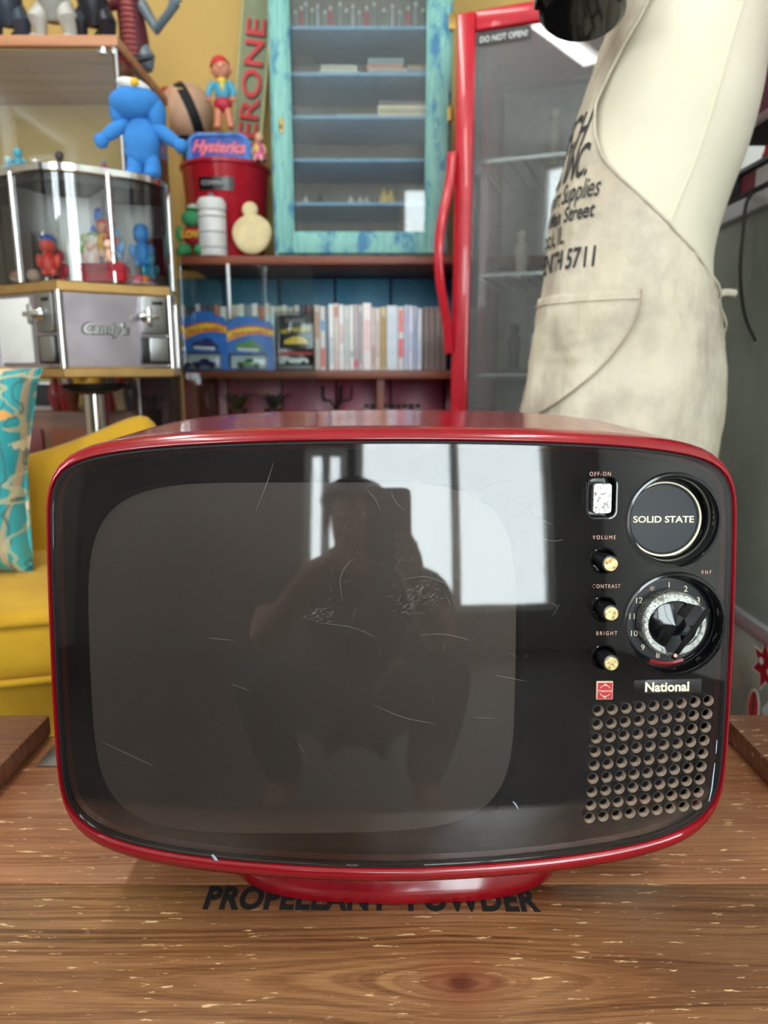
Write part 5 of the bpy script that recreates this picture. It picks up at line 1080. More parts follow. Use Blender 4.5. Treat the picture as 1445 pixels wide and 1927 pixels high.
# green plush in a red shirt
gp = Vector((at(338, 482, 2.07).x, 2.13, ZS)); gp.y = 2.102; gp.x = XR+.046
t = thing('plush_frog', 'green plush toy in red shirt with yellow letters sitting beside the red bin', 'plush toy', gp)
def GE(nm, m, *els):
    b = B()
    for c, r in els: ell(b, gp+Vector(c)*.80, tuple(q*.74 for q in r))
    return obj(nm, b, m, t, 70)
for s in (-1, 1): GE('leg', 'plush_green', ((s*.028, -.012, .024), (.026, .034, .024)), ((s*.036, -.030, .016), (.020, .022, .016)))
ts = GE('shirt', cm((190, 34, 44), .8), ((0, 0, .072), (.040, .030, .034)))
letter('lettering', 'LOVE', .024, basis(gp+Vector((.003, -.0255, .050)), (1, 0, 0), (0, 0, 1)), cm((240, 190, 50), .6), ts, ext=.002, bold=.001)
for s in (-1, 1): GE('arm', 'plush_green', ((s*.046, -.004, .078), (.014, .014, .032)))
GE('head', 'plush_green', ((0, -.004, .128), (.040, .034, .030))); GE('hat', cm((216, 216, 206), .8), ((.006, -.004, .166), (.022, .02, .012))); GE('hat_brim', 'plush_green', ((.008, -.006, .158), (.028, .024, .006)))
# ------------------------------------------------------------------ red glass-door fridge
FA = math.radians(-20); FX, FY = at(853, 400, 1.78).x, 1.78
FMt = Matrix.Translation((FX, FY, 0)) @ Matrix.Rotation(FA, 4, 'Z')
FZ = at(853, 24, FY).z; FW = .56; FD = .46
fg = thing('fridge', 'red framed glass door fridge standing behind the clothes dummy', 'fridge', (FX, FY, 0))
def fbx(name, x0, x1, y0, y1, z0, z1, m, p=None, bev=.003):
    b = B(); box(b, x0, x1, y0, y1, z0, z1, bev, M=FMt); return obj(name, b, m, p if p is not None else fg)
fbx('side_panel', 0, .03, .045, FD, .0, FZ, 'fridge_red'); fbx('side_panel', FW-.03, FW, .045, FD, .0, FZ, 'fridge_red'); fbx('back_panel', .03, FW-.03, FD-.03, FD, .0, FZ, 'fridge_inner'); fbx('top_panel', .03, FW-.03, .045, FD-.03, FZ-.03, FZ, 'fridge_red'); fbx('bottom_panel', .03, FW-.03, .045, FD-.03, 0, .12, 'fridge_red')
s_ = .042
d0 = fbx('door_stile', 0, s_, 0, .042, .06, FZ, 'fridge_red', bev=.006); fbx('door_stile', FW-s_, FW, 0, .042, .06, FZ, 'fridge_red', bev=.006)
fbx('door_rail', s_, FW-s_, 0, .042, FZ-s_, FZ, 'fridge_red', bev=.006); fbx('door_rail', s_, FW-s_, 0, .042, .06, .14, 'fridge_red', bev=.006)
fbx('door_glass', s_, FW-s_, .010, .016, .14, FZ-s_, 'painted_haze_glass', bev=0)
for x0, x1 in ((s_, s_+.012), (FW-s_-.012, FW-s_)): fbx('door_seal', x0, x1, .018, .040, .14, FZ-s_, 'black_matte', bev=0)
for z in (.45, .78, 1.02, 1.28): 
    b = B()
    for k in range(14): box(b, .035+k*.037, .038+k*.037, .07, FD-.04, z, z+.004, M=FMt)
    box(b, .032, FW-.032, .07, .076, z-.002, z+.006, M=FMt); obj('wire_shelf', b, 'steel', fg)
hz0, hz1 = at(850, 665, FY).z, at(850, 288, FY).z
b = B(); pts_ = smooth_path([(-.003, -.006, hz0), (-.006, -.018, hz0+.07), (-.018, -.040, hz0+.16), (-.021, -.046, (hz0+hz1)/2), (-.018, -.040, hz1-.16), (-.006, -.018, hz1-.07), (-.003, -.006, hz1)], 6)
rings_ = []
for i, p in enumerate(pts_):
    rings_.append([FMt @ (p+Vector((x, y, 0))) for x, y in rrect(.022, .014, .005, 3)])
loft(b, rings_, True, (True, True)); obj('handle', b, 'fridge_red', d0, 50)
# notice on the door
Mn = FMt @ basis((s_+.004, .0085, FZ-s_-.028), (1, 0, 0), (0, 0, 1)); b = B(); box(b, 0, .118, 0, .024, -.0006, .0006, M=Mn); tg = thing('notice', 'black notice with white capital letters at the top of the fridge door', 'sign', FMt @ Vector((s_, .008, FZ-.07)))
nt = obj('card', b, 'black_plastic', tg); letter('lettering', 'DO NOT OPEN!', .0165, Mn @ Matrix.Translation((.059, .0055, .0008)), 'white_paint', nt, sx=.90, bold=.0002)
for i, (x, z, h, c, nm) in enumerate(((.12, .784, .13, (60, 64, 66), 'dark'), (.20, .784, .10, (206, 196, 180), 'cream'), (.13, 1.024, .12, (226, 222, 210), 'white'), (.22, 1.024, .15, (120, 110, 96), 'brown'), (.20, 1.284, .14, (150, 146, 130), 'grey'), (.28, 1.284, .16, (170, 150, 110), 'tan'), (.32, 1.024, .12, (110, 120, 122), 'slate'), (.11, .454, .12, (150, 60, 60), 'red'), (.2, .454, .125, (60, 70, 66), 'dark green'))):
    p = FMt @ Vector((x, .20, z+.001)); t = thing('figurine', '%s figurine standing inside the fridge' % nm, 'figurine', p, 'figurines in the fridge')
    b = B(); lathe(b, [(.0001, 0), (.022, .001), (.024, .008), (.014, .02), (.017, h*.45), (.020, h*.6), (.012, h*.76), (.008, h*.8)], p, None, 18, (False, True)); obj('body', b, cm(c, .5), t); b = B(); ell(b, p+Vector((0, 0, h*.88)), h*.11, u=12, v=8); obj('head', b, cm(c, .5), t)
b = B(); box(b, .18, .21, .085, .20, .784, .90, .002, M=FMt); 
t = thing('snow_book', 'grey blue book upright inside the fridge at the dummy hip', 'book', FMt @ Vector((.195, .14, .784))); obj('cover', b, cm((150, 156, 180), .4), t); b = B(); box(b, .1795, .2105, .0835, .0855, .86, .88, M=FMt); obj('band', b, cm((226, 226, 230), .4), t)
b = B(); box(b, .17, .24, .08, .10, .62, .745, .002, M=FMt); t = thing('picture_card', 'pale green picture card inside the fridge beside the apron', 'card', FMt @ Vector((.2, .09, .62))); obj('card', b, cm((176, 196, 190), .4), t); b = B(); box(b, .171, .239, .0785, .0805, .725, .742, M=FMt); obj('heading', b, cm((216, 196, 160), .4), t)
b = B(); box(b, .035, FW-.035, .075, FD-.04, .60, .6185, .001, M=FMt); obj('solid_shelf', b, 'steel', fg)
# ------------------------------------------------------------------ clothes dummy with apron
MY = 1.10
LV = [(-230, 1215, 1480, .088), (-130, 1195, 1475, .105), (-50, 1182, 1462, .118), (0, 1172, 1450, .122), (44, 1158, 1441, .124), (110, 1134, 1432, .126), (198, 1102, 1420, .126), (250, 1086, 1408, .124), (300, 1070, 1394, .121), (375, 1050, 1366, .116), (432, 1040, 1347, .112), (476, 1036, 1336, .110), (520, 1032, 1333, .111), (569, 1026, 1341, .114), (662, 1012, 1346, .118), (750, 996, 1347, .121), (834, 984, 1340, .121), (930, 985, 1330, .118), (1040, 1000, 1315, .108)]
RG = []
for y, l, r, ry in LV:
    a_, c_ = at(l, y, MY), at(r, y, MY); RG.append((a_.z, (a_.x+c_.x)/2, (c_.x-a_.x)/2*.965, ry))
RG.sort()
def lerp_ring(z):
    if z <= RG[0][0]: return RG[0][1:]
    for q, s in zip(RG, RG[1:]):
        if z <= s[0]:
            f = (z-q[0])/(s[0]-q[0]); return tuple(q[k]+(s[k]-q[k])*f for k in (1, 2, 3))
    return RG[-1][1:]
def smooth_ring(z):
    ws = [(-.02, 1), (-.01, 2), (0, 3), (.01, 2), (.02, 1)]; acc = [0, 0, 0]
    for d, w_ in ws:
        q = lerp_ring(z+d)
        for k in range(3): acc[k] += q[k]*w_/9
    return acc
def MP(th, z, off=0.0):
    cx, rx, ry = smooth_ring(z); e = 1.0
    return Vector((cx+(rx+off)*math.cos(th), MY-(ry+off)*math.sin(th), z))
zlo, zhi = RG[0][0], RG[-1][0]
dm = thing('clothes_dummy', 'cream jersey covered clothes dummy wearing the stained apron', 'dummy', (smooth_ring(zlo)[0], MY, 0))
b = B(); nz = 70; rings_ = [[MP(2*PI*k/64, zlo+(zhi-zlo)*i/nz) for k in range(64)] for i in range(nz+1)]
loft(b, rings_, True, (True, False))
top = rings_[-1]; cxt, rxt, ryt = smooth_ring(zhi); extra = []
for dz, f in ((.02, .97), (.045, .86), (.065, .66), (.08, .46), (.10, .36), (.16, .33)): extra.append([Vector((cxt+.01+rxt*f*math.cos(2*PI*k/64), MY-ryt*min(1, f*1.15)*math.sin(2*PI*k/64), zhi+dz)) for k in range(64)])
loft(b, [top]+extra, True, (False, True)); bmesh.ops.remove_doubles(b, verts=b.verts[:], dist=1e-5); torso = obj('torso', b, 'mannequin_jersey', dm, 80)
b = B(); pts_ = []
for x, y in ((1390, 5), (1362, 90), (1340, 170), (1318, 250), (1296, 320), (1270, 385), (1250, 440)):
    z = zat(y, MY-.08); cx, rx, ry = smooth_ring(z); X = at(x, y, MY-.1).x; th = math.acos(max(-1, min(1, (X-cx)/rx))); pts_.append(MP(th, z, .0006))
tube(b, smooth_path(pts_, 5), .0016, 6); obj('side_seam', b, 'mannequin_jersey', torso)
cxl = smooth_ring(zlo)[0]
b = B(); cyl(b, (cxl, MY, .02), (cxl, MY, zlo+.01), .015); lathe(b, [(.14, 0), (.135, .018), (.03, .03), (.015, .05)], (cxl, MY, 0), None, 32, (True, True)); obj('stand', b, 'steel', dm)
# apron: wraps the front, its edge sweeping from the strap down to the hip
EDGE = [(-180, 1300), (-60, 1262), (20, 1226), (110, 1180), (170, 1157), (240, 1147), (290, 1151), (330, 1170), (385, 1214), (440, 1263), (505, 1332)]
EZ = []
for y, x in EDGE:
    z = zat(y, MY-.1); cx, rx, ry = smooth_ring(z); X = at(x, y, MY-.105).x; EZ.append((z, math.acos(max(-.999, min(.999, (X-cx)/rx)))))
EZ.sort()
def eth(z):
    if z <= EZ[0][0]: return EZ[0][1] - min(1.1, (EZ[0][0]-z)*9)
    for q, s in zip(EZ, EZ[1:]):
        if z <= s[0]: return q[1]+(s[1]-q[1])*(z-q[0])/(s[0]-q[0])
    return EZ[-1][1]
ap = thing('apron', 'stained cream canvas apron with black printed address, worn by the dummy', 'apron', (smooth_ring(.7)[0], MY-.12, zlo-.05))
AZ0 = zlo-.06
def AP(th, z, off=.004):
    fold = .0030*math.sin(th*7+z*22)*min(1, max(0, (1.02-z)*3)) + .005*noise.noise(Vector((th*3.5, z*12, 1))) + .0022*noise.noise(Vector((th*11+z*16, z*26-th*5, 4)))
    p = MP(th, max(z, zlo), off+fold+.004)
    return Vector((p.x, p.y, z))
b = B(); zt_a = EZ[-1][0]; nzz, nt_ = 80, 44; rows = []
for i in range(nzz+1):
    z = AZ0+(zt_a-AZ0)*i/nzz; e = eth(z); m = math.radians(205); hi_ = 2*m-e if z > EZ[0][0] else min(2*m-e, e+2*PI-.35)
    rows.append([AP(e+(hi_-e)*k/nt_, z) for k in range(nt_+1)])
loft(b, rows, False); acl = obj('cloth', b, 'apron_canvas', ap, 80)
md = acl.modifiers.new('thickness', 'SOLIDIFY'); md.thickness = .0016; md.offset = -1
b = B(); tube(b, [AP(eth(z)+.004, z, .0045) for z in [AZ0+(zt_a-AZ0)*i/90 for i in range(91)]], .0018, 6); obj('hem', b, 'apron_canvas', acl)
b = B(); tube(b, [AP(eth(z)-.02, z, .002) for z in [zat(25, MY)+(zt_a-zat(25, MY))*i/12 for i in range(13)]], .004, 6); obj('neck_strap', b, cm((206, 178, 120), .9), ap)
# pocket
b = B(); rows = []; pz1, pz0 = zat(548, MY-.1), zat(790, MY-.1)
def pth(z):
    f = (pz1-z)/(pz1-pz0); X = at(1194-190*max(0, f-.08)**1.7, 600, MY-.1).x; cx, rx, ry = smooth_ring(z); return math.acos(max(-.98, min(.98, (X-cx)/(rx+.008))))
for i in range(31):
    z = pz1+(pz0-pz1)*i/30; e = pth(z); rows.append([AP(e+(math.radians(196)-e)*k/24, z, .0085+.004*math.sin(k/24*PI)*math.sin(min(1, i/18)*PI)+.0055*abs(noise.noise(Vector((k*.16+i*.10, i*.30-k*.12, 7))))*math.sin(PI*k/24)*math.sin(PI*i/30)) for k in range(25)])
loft(b, rows, False); pk = obj('pocket', b, 'apron_canvas', ap, 80); md = pk.modifiers.new('thickness', 'SOLIDIFY'); md.thickness = .0014
b = B(); tube(b, [AP(pth(z)+.01, z, .0085) for z in [pz1+(pz0-pz1)*i/40 for i in range(41)]], .0012, 6); obj('pocket_seam', b, cm((168, 150, 126), .9), pk)
b = B(); tube(b, [AP(pth(pz1)+.02+(math.radians(190)-pth(pz1))*k/20, pz1-.012, .0115) for k in range(21)], .0009, 6); obj('pocket_hem', b, 'apron_canvas', pk)
# printed address
def apron_text(s, size, xr, y, bold=0, sx=.8, shear=0, sp=1.0):
    me = text_mesh(s, size, ext=0, align='RIGHT', sx=sx, bold=bold, shear=shear, space=sp)
    bm = B(); bm.from_mesh(me); bpy.data.meshes.remove(me)
    bmesh.ops.triangulate(bm, faces=bm.faces[:])
    bmesh.ops.subdivide_edges(bm, edges=[e for e in bm.edges if e.calc_length() > size*.3], cuts=1)
    z0 = zat(y, MY-.11); cx, rx, ry = smooth_ring(z0); X = at(xr, y, MY-.11).x; th0 = math.acos(max(-.99, min(.99, (X-cx)/(rx+.006))))
    for v in bm.verts:
        r = (rx+ry)/2; v.co = AP(th0-v.co.x/r, z0+v.co.y, .0053)
    return obj('lettering', bm, 'apron_ink', acl, normals=False)
pm('apron_ink', (62, 60, 62), .9, var=.5, vs=120)
apron_text('BEECH', .064, 1126, 246, .0012, .46, .25); apron_text('& CO., INC.', .060, 1122, 312, .0010, .44, .12)
apron_text('Transport Supplies', .037, 1138, 360, .0004, .55); apron_text('409 Main Street', .028, 1129, 400, .0006, .72); apron_text('Rock, IL.', .034, 1087, 442, .0002, .66); apron_text('ZENITH 5711', .038, 1131, 496, .0008, .60)
# apron ties
b = B(); p = MP(0, zat(560, MY), .004); q = at(1384, 552, MY); tube(b, smooth_path([p, (p+q)/2+Vector((0, 0, .004)), q], 5), .0055, 8); obj('tie', b, 'apron_canvas', ap)
b = B(); p = MP(0, zat(655, MY), .004); tube(b, smooth_path([p, p+Vector((.012, 0, -.006)), p+Vector((.013, 0, -.024)), p+Vector((.0, 0, -.032))], 5), .0024, 8); obj('tie_loop', b, 'apron_canvas', ap)
# black goggles hanging at the neck
hp = at(1098, -8, .98); t = thing('headphones', 'glossy black headphones hanging from the neck of the dummy', 'headphones', hp)
M_ = Matrix.Translation(hp) @ Euler((math.radians(-12), math.radians(6), 0)).to_matrix().to_4x4()
b = B(); lathe(b, [(.030, -.026), (.046, -.026), (.052, -.020), (.054, .004), (.050, .012), (.030, .014)], (0, 0, 0), M_, 48, (True, True)); cup = obj('ear_cup', b, 'black_gloss', t, 40)
b = B(); ell(b, M_ @ Vector((.018, -.01, .030)), (.040, .036, .030)); obj('cup_shell', b, 'black_plastic', cup)
b = B(); box(b, -.058, -.044, -.014, .014, -.016, .034, .003, M=M_); obj('hinge', b, 'black_gloss', cup)
b = B(); tube(b, smooth_path([M_ @ Vector((-.035, 0, .012)), M_ @ Vector((-.035, .03, .10)), M_ @ Vector((.03, .06, .19)), Vector((cxt-.03, MY-.09, zhi+.05)), Vector((cxt+.01, MY-.075, zhi+.10))], 6), .007, 8); obj('headband', b, 'black_gloss', t)

# ------------------------------------------------------------------ glass counter on the right
GX = .600; gz0, gz1 = .372, 1.077; GY0, GY1 = .30, 1.42
gc = thing('glass_counter', 'aluminium framed glass counter along the right side', 'counter', (.9, .9, 0))
def gbx(name, x0, x1, y0, y1, z0, z1, m, p=None, bev=.002):
    b = B(); box(b, x0, x1, y0, y1, z0, z1, bev); return obj(name, b, m, p if p is not None else gc)
gbx('top_frame', GX, GX+.03, GY0, GY1, gz1-.026, gz1, 'aluminium'); gbx('bottom_frame', GX, GX+.03, GY0, GY1, gz0, gz0+.024, 'aluminium')
gbx('top_frame', GX+.03, 1.2, GY1-.03, GY1, gz1-.026, gz1, 'aluminium'); gbx('top_frame', GX+.03, 1.2, GY0, GY0+.03, gz1-.026, gz1, 'aluminium')
for y in (GY0, GY1-.024): gbx('post', GX, GX+.024, y, y+.024, gz0+.024, gz1-.026, 'aluminium')
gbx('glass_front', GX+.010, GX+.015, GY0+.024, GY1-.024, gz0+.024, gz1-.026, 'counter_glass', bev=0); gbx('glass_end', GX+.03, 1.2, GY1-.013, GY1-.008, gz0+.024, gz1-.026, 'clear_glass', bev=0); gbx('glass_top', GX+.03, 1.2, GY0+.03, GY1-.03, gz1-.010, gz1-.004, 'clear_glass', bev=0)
gbx('back_panel', 1.2, 1.22, GY0, GY1, gz0, gz1, cm((110, 116, 108), .6)); gbx('floor_panel', GX+.03, 1.2, GY0, GY1, gz0, gz0+.02, cm((70, 70, 66), .6)); gbx('end_panel', GX+.03, 1.2, GY0, GY0+.012, gz0+.024, gz1-.026, cm((110, 116, 108), .6))
base = gbx('base', GX+.004, 1.2, GY0, GY1, 0, gz0-.0005, 'sticker_wall')
zsh = zat(712, .98)
gbx('glass_shelf', GX+.03, 1.19, GY0+.03, GY1-.03, zsh-.007, zsh, 'clear_glass'); gbx('shelf_bracket', GX+.02, GX+.06, .98, 1.02, zsh-.020, zsh-.0075, 'black_matte')
gbx('shelf_edge', GX+.022, GX+.030, GY0+.03, GY1-.2, zsh-.008, zsh+.001, cm((60, 66, 60), .3))
# stickers on the base
def sticker(label, c, poly, parts):
    M = basis((GX+.0038, c[0], c[1]), (0, -1, 0), (0, 0, 1)); t = thing('sticker', label, 'sticker', M.translation.copy(), 'stickers on the counter base')
    b = B(); prism(b, poly, M, .0006); o = obj('backing', b, 'white_paint', t)
    for k, (col, p) in enumerate(parts): b = B(); prism(b, p, M @ Matrix.Translation((0, 0, .0007+.0003*k)), .0002); obj('print', b, cm(col, .4), o)
def el(a, c, n=24, x=0, y=0): return [(x+a*math.cos(2*PI*k/n), y+c*math.sin(2*PI*k/n)) for k in range(n)]
q = at(1413, 1335, .98); sy = GX/at(1413, 1335, 1).x; zz = at(1413, 1335, sy).z
sticker('oval sticker with red fields and dark stripe low on the counter base', (sy, zz), el(.018, .036), [((206, 50, 44), el(.015, .032)), ((60, 60, 70), [(-.003, -.03), (.003, -.03), (.003, .03), (-.003, .03)])])
sy = GX/at(1437, 1255, 1).x; zz = at(1437, 1255, sy).z
star = [((.040 if k % 2 == 0 else .022)*math.cos(2*PI*k/14), (.040 if k % 2 == 0 else .022)*math.sin(2*PI*k/14)) for k in range(14)]
sticker('star shaped dark red sticker with two white dots on the counter base', (sy, zz), [(x*1.15, y*1.15) for x, y in star], [((170, 16, 34), star), ((236, 236, 232), el(.006, .006, 12, -.014, .004)), ((236, 236, 232), el(.006, .006, 12, .012, -.004))])
sy = GX/at(1442, 1345, 1).x; zz = at(1442, 1345, sy).z
sticker('pale grey arrow shaped sticker at the far right of the counter base', (sy, zz), [(-.02, 0), (.02, .05), (.03, -.05)], [((206, 210, 206), [(-.015, 0), (.017, .042), (.025, -.042)])])
# things in and on the counter
sy = .92
for i, (px, py, col, r) in enumerate(((1418, 888, (206, 206, 206), .010), (1438, 935, (196, 200, 202), .012))):
    q = at(px, py, 1.12); 
q = at(1418, 712, 1.0); X = GX+.06; 
Mc = basis((GX+.085, 1.02, zsh+.0005), (.55, -.83, 0), (0, 0, 1)); toy_car('toy_car', 'dark blue toy car on the glass shelf of the counter', Mc.translation.copy(), Mc, (40, 66, 120), s=1.5)
z = gz0+.0205
def cbox(name, label, cat, x0, x1, y0, y1, z0, z1, col, lidcol=None):
    t = thing(name, label, cat, ((x0+x1)/2, (y0+y1)/2, z0)); b = B(); box(b, x0, x1, y0, y1, z0, z1-.012 if lidcol else z1, .003); obj('box', b, cm(col, .5), t)
    if lidcol: b = B(); box(b, x0-.002, x1+.002, y0-.002, y1+.002, z1-.0118, z1, .003); obj('lid', b, cm(lidcol, .5), t)
cbox('storage_box', 'long beige box with pale lid inside the counter', 'box', GX+.04, GX+.20, 1.00, 1.30, z+.16, z+.235, (170, 150, 112), (186, 176, 136))
cbox('storage_box', 'reddish brown box under the beige box in the counter', 'box', GX+.04, GX+.22, .98, 1.32, z, z+.1595, (112, 70, 60))
cbox('storage_box', 'black box at the front of the counter floor', 'box', GX+.04, GX+.25, .62, .96, z, z+.09, (30, 30, 30), (40, 40, 40))
cbox('orange_box', 'orange box standing against the back of the counter', 'box', GX+.30, GX+.36, .95, 1.1, z, z+.34, (206, 130, 40))
t = thing('toy_robot', 'dark red toy with silver knobs on the beige box in the counter', 'toy', (GX+.09, 1.06, z+.2355)); p = Vector((GX+.09, 1.06, z+.2355))
b = B(); box(b, p.x-.03, p.x+.03, p.y-.03, p.y+.03, p.z, p.z+.06, .008); obj('body', b, cm((130, 24, 40), .4), t)
for k, (dx, dz) in enumerate(((-.032, .045), (-.032, .02), (-.020, .065))): b = B(); ell(b, p+Vector((dx, -.02, dz)), .009); obj('knob', b, 'chrome', t)
# on top of the counter: dark tray of drawers, navy box, red ball, magenta box on a bracket shelf
zt1 = gz1+.0005
cbox('navy_box', 'navy blue box on the counter behind the dummy', 'box', GX+.002, GX+.22, 1.335, 1.415, zt1, zt1+.05, (24, 36, 84))
t = thing('display_tray', 'black framed tray with picture compartments on the glass counter', 'tray', (GX+.13, 1.10, zt1))
b = B(); box(b, GX+.002, GX+.25, .75, 1.325, zt1, zt1+.010, .003); obj('base', b, 'black_matte', t)
b = B(); box(b, GX+.012, GX+.016, .75, 1.325, zt1+.0102, zt1+.043, .001); fr_ = obj('front_pane', b, cm((120, 118, 108), .3), t)
for y in (.76, .96, 1.14, 1.305):
    b = B(); box(b, GX+.004, GX+.018, y, y+.016, zt1+.0102, zt1+.0435, .002); obj('frame_bar', b, 'black_matte', t)
b = B(); box(b, GX+.004, GX+.25, .75, 1.325, zt1+.0440, zt1+.052, .002); obj('lid', b, cm((70, 66, 70), .3), t)
for y0, y1, c in ((1.22, 1.30, (120, 30, 52)), (1.17, 1.25, (206, 206, 206)), (.98, 1.13, (150, 146, 130))):
    b = B(); box(b, GX+.0105 - (.001 if c[0] > 200 else 0), GX+.0115, y0, y1, zt1+.013, zt1+.040); obj('picture', b, cm(c, .4), fr_)
p = Vector((GX+.055, 1.215, zt1+.0525)); t = thing('red_bowl', 'shiny red bowl turned upside down on the black tray', 'bowl', p); b = B(); lathe(b, [(.050, 0), (.051, .003), (.047, .018), (.034, .032), (.016, .039), (.0001, .040)], p, None, 36, (True, False)); obj('bowl', b, cm((206, 36, 36), .25, 0, .4), t); b = B(); lathe(b, [(.014, .039), (.014, .043), (.0001, .0432)], p, None, 20); obj('foot_ring', b, cm((170, 24, 28), .3), t)
zs2 = 1.190
sh = thing('bracket_shelf', 'black wall shelf with pale front edge above the red ball', 'shelf', (GX+.3, 1.1, zs2-.02)); b = B(); box(b, GX-.004, 1.749, .80, 1.34, zs2-.012, zs2-.001, .002); obj('board', b, 'black_matte', sh); b = B(); box(b, GX-.012, GX-.0042, .80, 1.34, zs2-.012, zs2+.0, .001); obj('front_edge', b, cm((190, 170, 176), .4), sh)
cbox('magenta_box', 'glossy magenta box on the black wall shelf at the right edge', 'box', GX-.002, GX+.25, .82, 1.33, zs2+.0005, zs2+.20, (130, 26, 84))
# cable down the counter glass
b = B(); pts_ = [at(1370, 372, 1.24), at(1376, 440, 1.235), at(1392, 505, 1.225), at(1418, 565, 1.20), at(1445, 605, 1.17), at(1475, 640, 1.13)]
pts_ = [Vector((GX-.006-(.004*k), p.y, p.z)) for k, p in enumerate(pts_)]; pts_[0].x = GX+.012; pts_[0].z = gz1+.004; pts_.insert(1, Vector((GX-.006, pts_[0].y, gz1-.01)))
tube(b, smooth_path([(GX+.05, 1.26, gz1+.004)]+pts_, 6), .0028, 8); o = obj('cable', b, 'black_plastic'); tag(o, 'thin dark cable hanging down in front of the counter glass', 'cable')
# low things behind the crate, left
t = thing('wall_rack', 'dark framed picture propped behind the vending machine pole', 'picture', (-1.0, 2.0, .70))
q0, q1 = at(78, 745, 1.98), at(112, 718, 1.98)
b = B(); box(b, at(70, 730, 1.72).x, at(112, 730, 1.72).x, 1.69, 1.70, .7005, at(80, 719, 1.66).z, .002); fr_ = obj('frame', b, 'aluminium', t); b = B(); box(b, at(72, 730, 1.72).x+.004, at(112, 730, 1.72).x-.006, 1.687, 1.691, .712, at(80, 719, 1.66).z-.006); obj('picture', b, cm((40, 42, 50), .4), fr_)
t['label'] = 'dark framed picture propped behind the vending machine pole'
lo = thing('low_cabinet', 'low brown wooden cabinet behind the armchair', 'cabinet', (-.75, 1.68, 0)); b = B(); box(b, -1.25, XR-.01, 1.672, 1.715, 0, .70, .003); obj('carcass', b, 'brown_wood', lo)
for k in range(3): 
    b = B(); box(b, -1.22+k*.22, -1.02+k*.22, 1.662, 1.6715, .06, .66, .003); d_ = obj('door', b, cm(((140, 70, 40), (120, 40, 40), (150, 76, 40))[k], .4), lo); b = B(); ell(b, (-1.04+k*.22, 1.656, .40), .008); obj('knob', b, 'brass', d_)
for i, (px, c, h, nm) in enumerate(((104, (150, 60, 60), .085, 'rosy'), (122, (150, 34, 40), .10, 'red'), (135, (120, 60, 34), .11, 'rust'), (205, (170, 50, 56), .085, 'scarlet'), (226, (200, 180, 150), .10, 'cream'), (246, (60, 54, 56), .10, 'dark'))):
    p = Vector((at(px, 760, 1.69).x, 1.695, .7004)); t = thing('vase', '%s vase on the low cabinet behind the vending machine pole' % nm, 'vase', p)
    b = B(); lathe(b, [(.0001, 0), (.010, .001), (.017, h*.35), (.015, h*.6), (.007, h*.82), (.009, h)], p, None, 18); obj('body', b, cm(c, .3), t); b = B(); lathe(b, [(.009, h-.001), (.0115, h+.002), (.008, h+.003)], p, None, 18); obj('lip', b, cm(c, .3), t)
# ------------------------------------------------------------------ the photographer, seen in the reflection
def skin_body(name, joints, edges, root, mat, parent, sub=2):
    me = bpy.data.meshes.new(name); names = list(joints); me.from_pydata([joints[k][0] for k in names], [(names.index(a), names.index(b_)) for a, b_ in edges], [])
    o = bpy.data.objects.new(name, me); COL.objects.link(o); sk = o.modifiers.new('skin', 'SKIN'); sk.use_smooth_shade = True
    for i, k in enumerate(names): r = joints[k][1]; me.skin_vertices[0].data[i].radius = (r, r) if not hasattr(r, '__len__') else r; me.skin_vertices[0].data[i].use_root = (k == root)
    s = o.modifiers.new('sub', 'SUBSURF'); s.levels = sub; s.render_levels = sub
    dg = bpy.context.evaluated_depsgraph_get(); m2 = bpy.data.meshes.new_from_object(o.evaluated_get(dg)); bpy.data.objects.remove(o); bpy.data.meshes.remove(me)
    return obj(name, m2, mat, parent, 180)
PX, PY = -.055, -.50
def V3(x, y, z): return (PX+x, PY+y, z+.035*min(1, z/.4))
pe = thing('person', 'person crouching in a dark shirt, mirrored in the television front while holding up a phone', 'person', (PX, PY-.1, 0))
J = {'pel': (V3(0, -.14, .26), .12), 'spn': (V3(0, -.10, .40), .115), 'che': (V3(0, -.05, .53), (.135, .10)), 'nkb': (V3(0, -.02, .625), .055), 'nck': (V3(0, 0, .675), .046), 'jaw': (V3(0, .02, .735), (.058, .066)), 'brw': (V3(0, .012, .80), (.068, .082)), 'crn': (V3(0, .005, .852), (.052, .06))}
Eg = [('pel', 'spn'), ('spn', 'che'), ('che', 'nkb'), ('nkb', 'nck'), ('nck', 'jaw'), ('jaw', 'brw'), ('brw', 'crn')]
PHX, PHY, PHZ = .0, -.030, .742
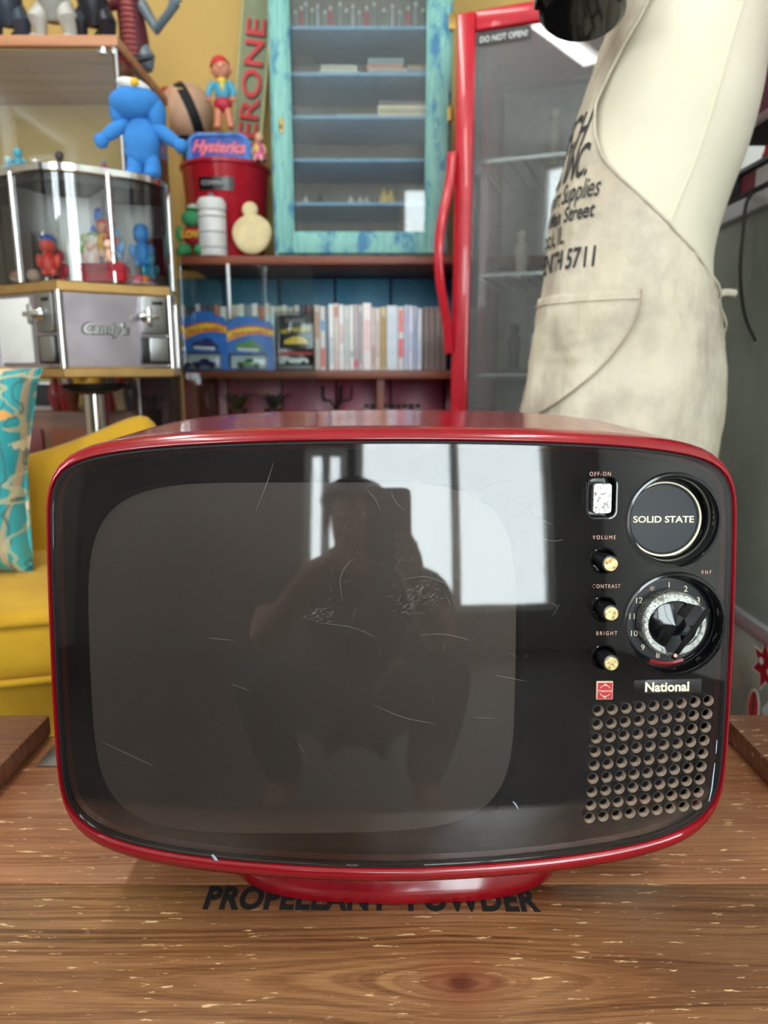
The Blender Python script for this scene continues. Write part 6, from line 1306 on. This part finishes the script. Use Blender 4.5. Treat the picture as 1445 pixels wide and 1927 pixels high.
for s, n_ in ((-1, 'l'), (1, 'r')):
    hx = PHX-PX+s*.052
    J.update({n_+'sh': (V3(s*.185, -.03, .60), .055), n_+'el': (V3(s*.20, .13, .45), .040), n_+'wr': (V3(s*.085+.03, .37, .64), .024), n_+'pa': ((PHX+s*.050, PHY-.035, PHZ-.045), (.030, .016)),
              n_+'hip': (V3(s*.10, -.12, .24), .088), n_+'kn': (V3(s*.20, .22, .40), .058), n_+'an': (V3(s*.17, .02, .075), .038), n_+'ft': (V3(s*.18, .15, .04), .034)})
    Eg += [('che', n_+'sh'), (n_+'sh', n_+'el'), (n_+'el', n_+'wr'), (n_+'wr', n_+'pa'), ('pel', n_+'hip'), (n_+'hip', n_+'kn'), (n_+'kn', n_+'an'), (n_+'an', n_+'ft')]
    for f in range(4):
        z = PHZ-.070+f*.019; J[n_+'f%da' % f] = ((PHX+s*.050, PHY-.006, z), .0088); J[n_+'f%db' % f] = ((PHX+s*.042, PHY+.012, z+.002), .0080); J[n_+'f%dc' % f] = ((PHX+s*.026, PHY+.014, z+.003), .0072)
        Eg += [(n_+'pa', n_+'f%da' % f), (n_+'f%da' % f, n_+'f%db' % f), (n_+'f%db' % f, n_+'f%dc' % f)]
    J[n_+'ta'] = ((PHX+s*.046, PHY-.022, PHZ-.015), .0095); J[n_+'tb'] = ((PHX+s*.026, PHY-.016, PHZ+.004), .0085); Eg += [(n_+'pa', n_+'ta'), (n_+'ta', n_+'tb')]
body = skin_body('body', J, Eg, 'pel', 'skin', pe)
T = {k: (J[k][0], (J[k][1][0]+.012, J[k][1][1]+.012) if hasattr(J[k][1], '__len__') else J[k][1]+.014) for k in ('pel', 'spn', 'che', 'lsh', 'rsh')}
T['nkb'] = (V3(0, -.025, .60), .07)
for n_ in 'lr':
    a_, b_ = Vector(J[n_+'sh'][0]), Vector(J[n_+'el'][0]); T[n_+'slv'] = (tuple(a_.lerp(b_, .62)), .056)
skin_body('shirt', T, [('pel', 'spn'), ('spn', 'che'), ('che', 'nkb'), ('che', 'lsh'), ('che', 'rsh'), ('lsh', 'lslv'), ('rsh', 'rslv')], 'pel', 'shirt', body)
Tr = {'pel': (J['pel'][0], .128)}
te = []
for n_ in 'lr':
    for k in ('hip', 'kn', 'an'): Tr[n_+k] = (J[n_+k][0], J[n_+k][1]+.013)
    te += [('pel', n_+'hip'), (n_+'hip', n_+'kn'), (n_+'kn', n_+'an')]
skin_body('trousers', Tr, te, 'pel', 'denim', body)
hc_ = Vector(V3(0, -.006, .835)); b = B(); ell(b, hc_, (.084, .096, .066), None, 28, 18)
bmesh.ops.delete(b, geom=[v for v in b.verts if v.co.z < hc_.z-.045+(.05 if v.co.y > hc_.y+.05 else 0)], context='VERTS')
for v in b.verts: v.co += (v.co-hc_).normalized()*.008*noise.noise(v.co*40)
obj('hair', b, 'hair', body, 180)
for s in (-1, 1):
    b = B(); ell(b, V3(s*.028, .085, .785), (.010, .007, .006)); obj('eye', b, cm((230, 226, 220), .3), body); b = B(); ell(b, V3(s*.072, .0, .775), (.012, .020, .030)); obj('ear', b, 'skin', body)
b = B(); ell(b, V3(0, .094, .765), (.012, .014, .020)); obj('nose', b, 'skin', body); b = B(); ell(b, V3(0, .083, .727), (.022, .008, .006)); obj('mouth', b, cm((160, 90, 84), .5), body)
ph = thing('smartphone', 'black smartphone held by the person mirrored in the television front', 'phone', (PHX, PHY, PHZ-.07))
b = B(); prism(b, rrect(.072, .148, .011), basis((PHX+.018, PHY+.004, PHZ), (1, 0, 0), (0, 0, 1)), .008); obj('case', b, 'black_plastic', ph)
for dz in (.055, .030): b = B(); cyl(b, (PHX, PHY+.0005, PHZ+dz), (PHX, PHY+.0045, PHZ+dz), .007, seg=20); obj('lens', b, 'black_gloss', ph)
for o in bpy.data.objects:
    if '_o' in o: del o['_o']
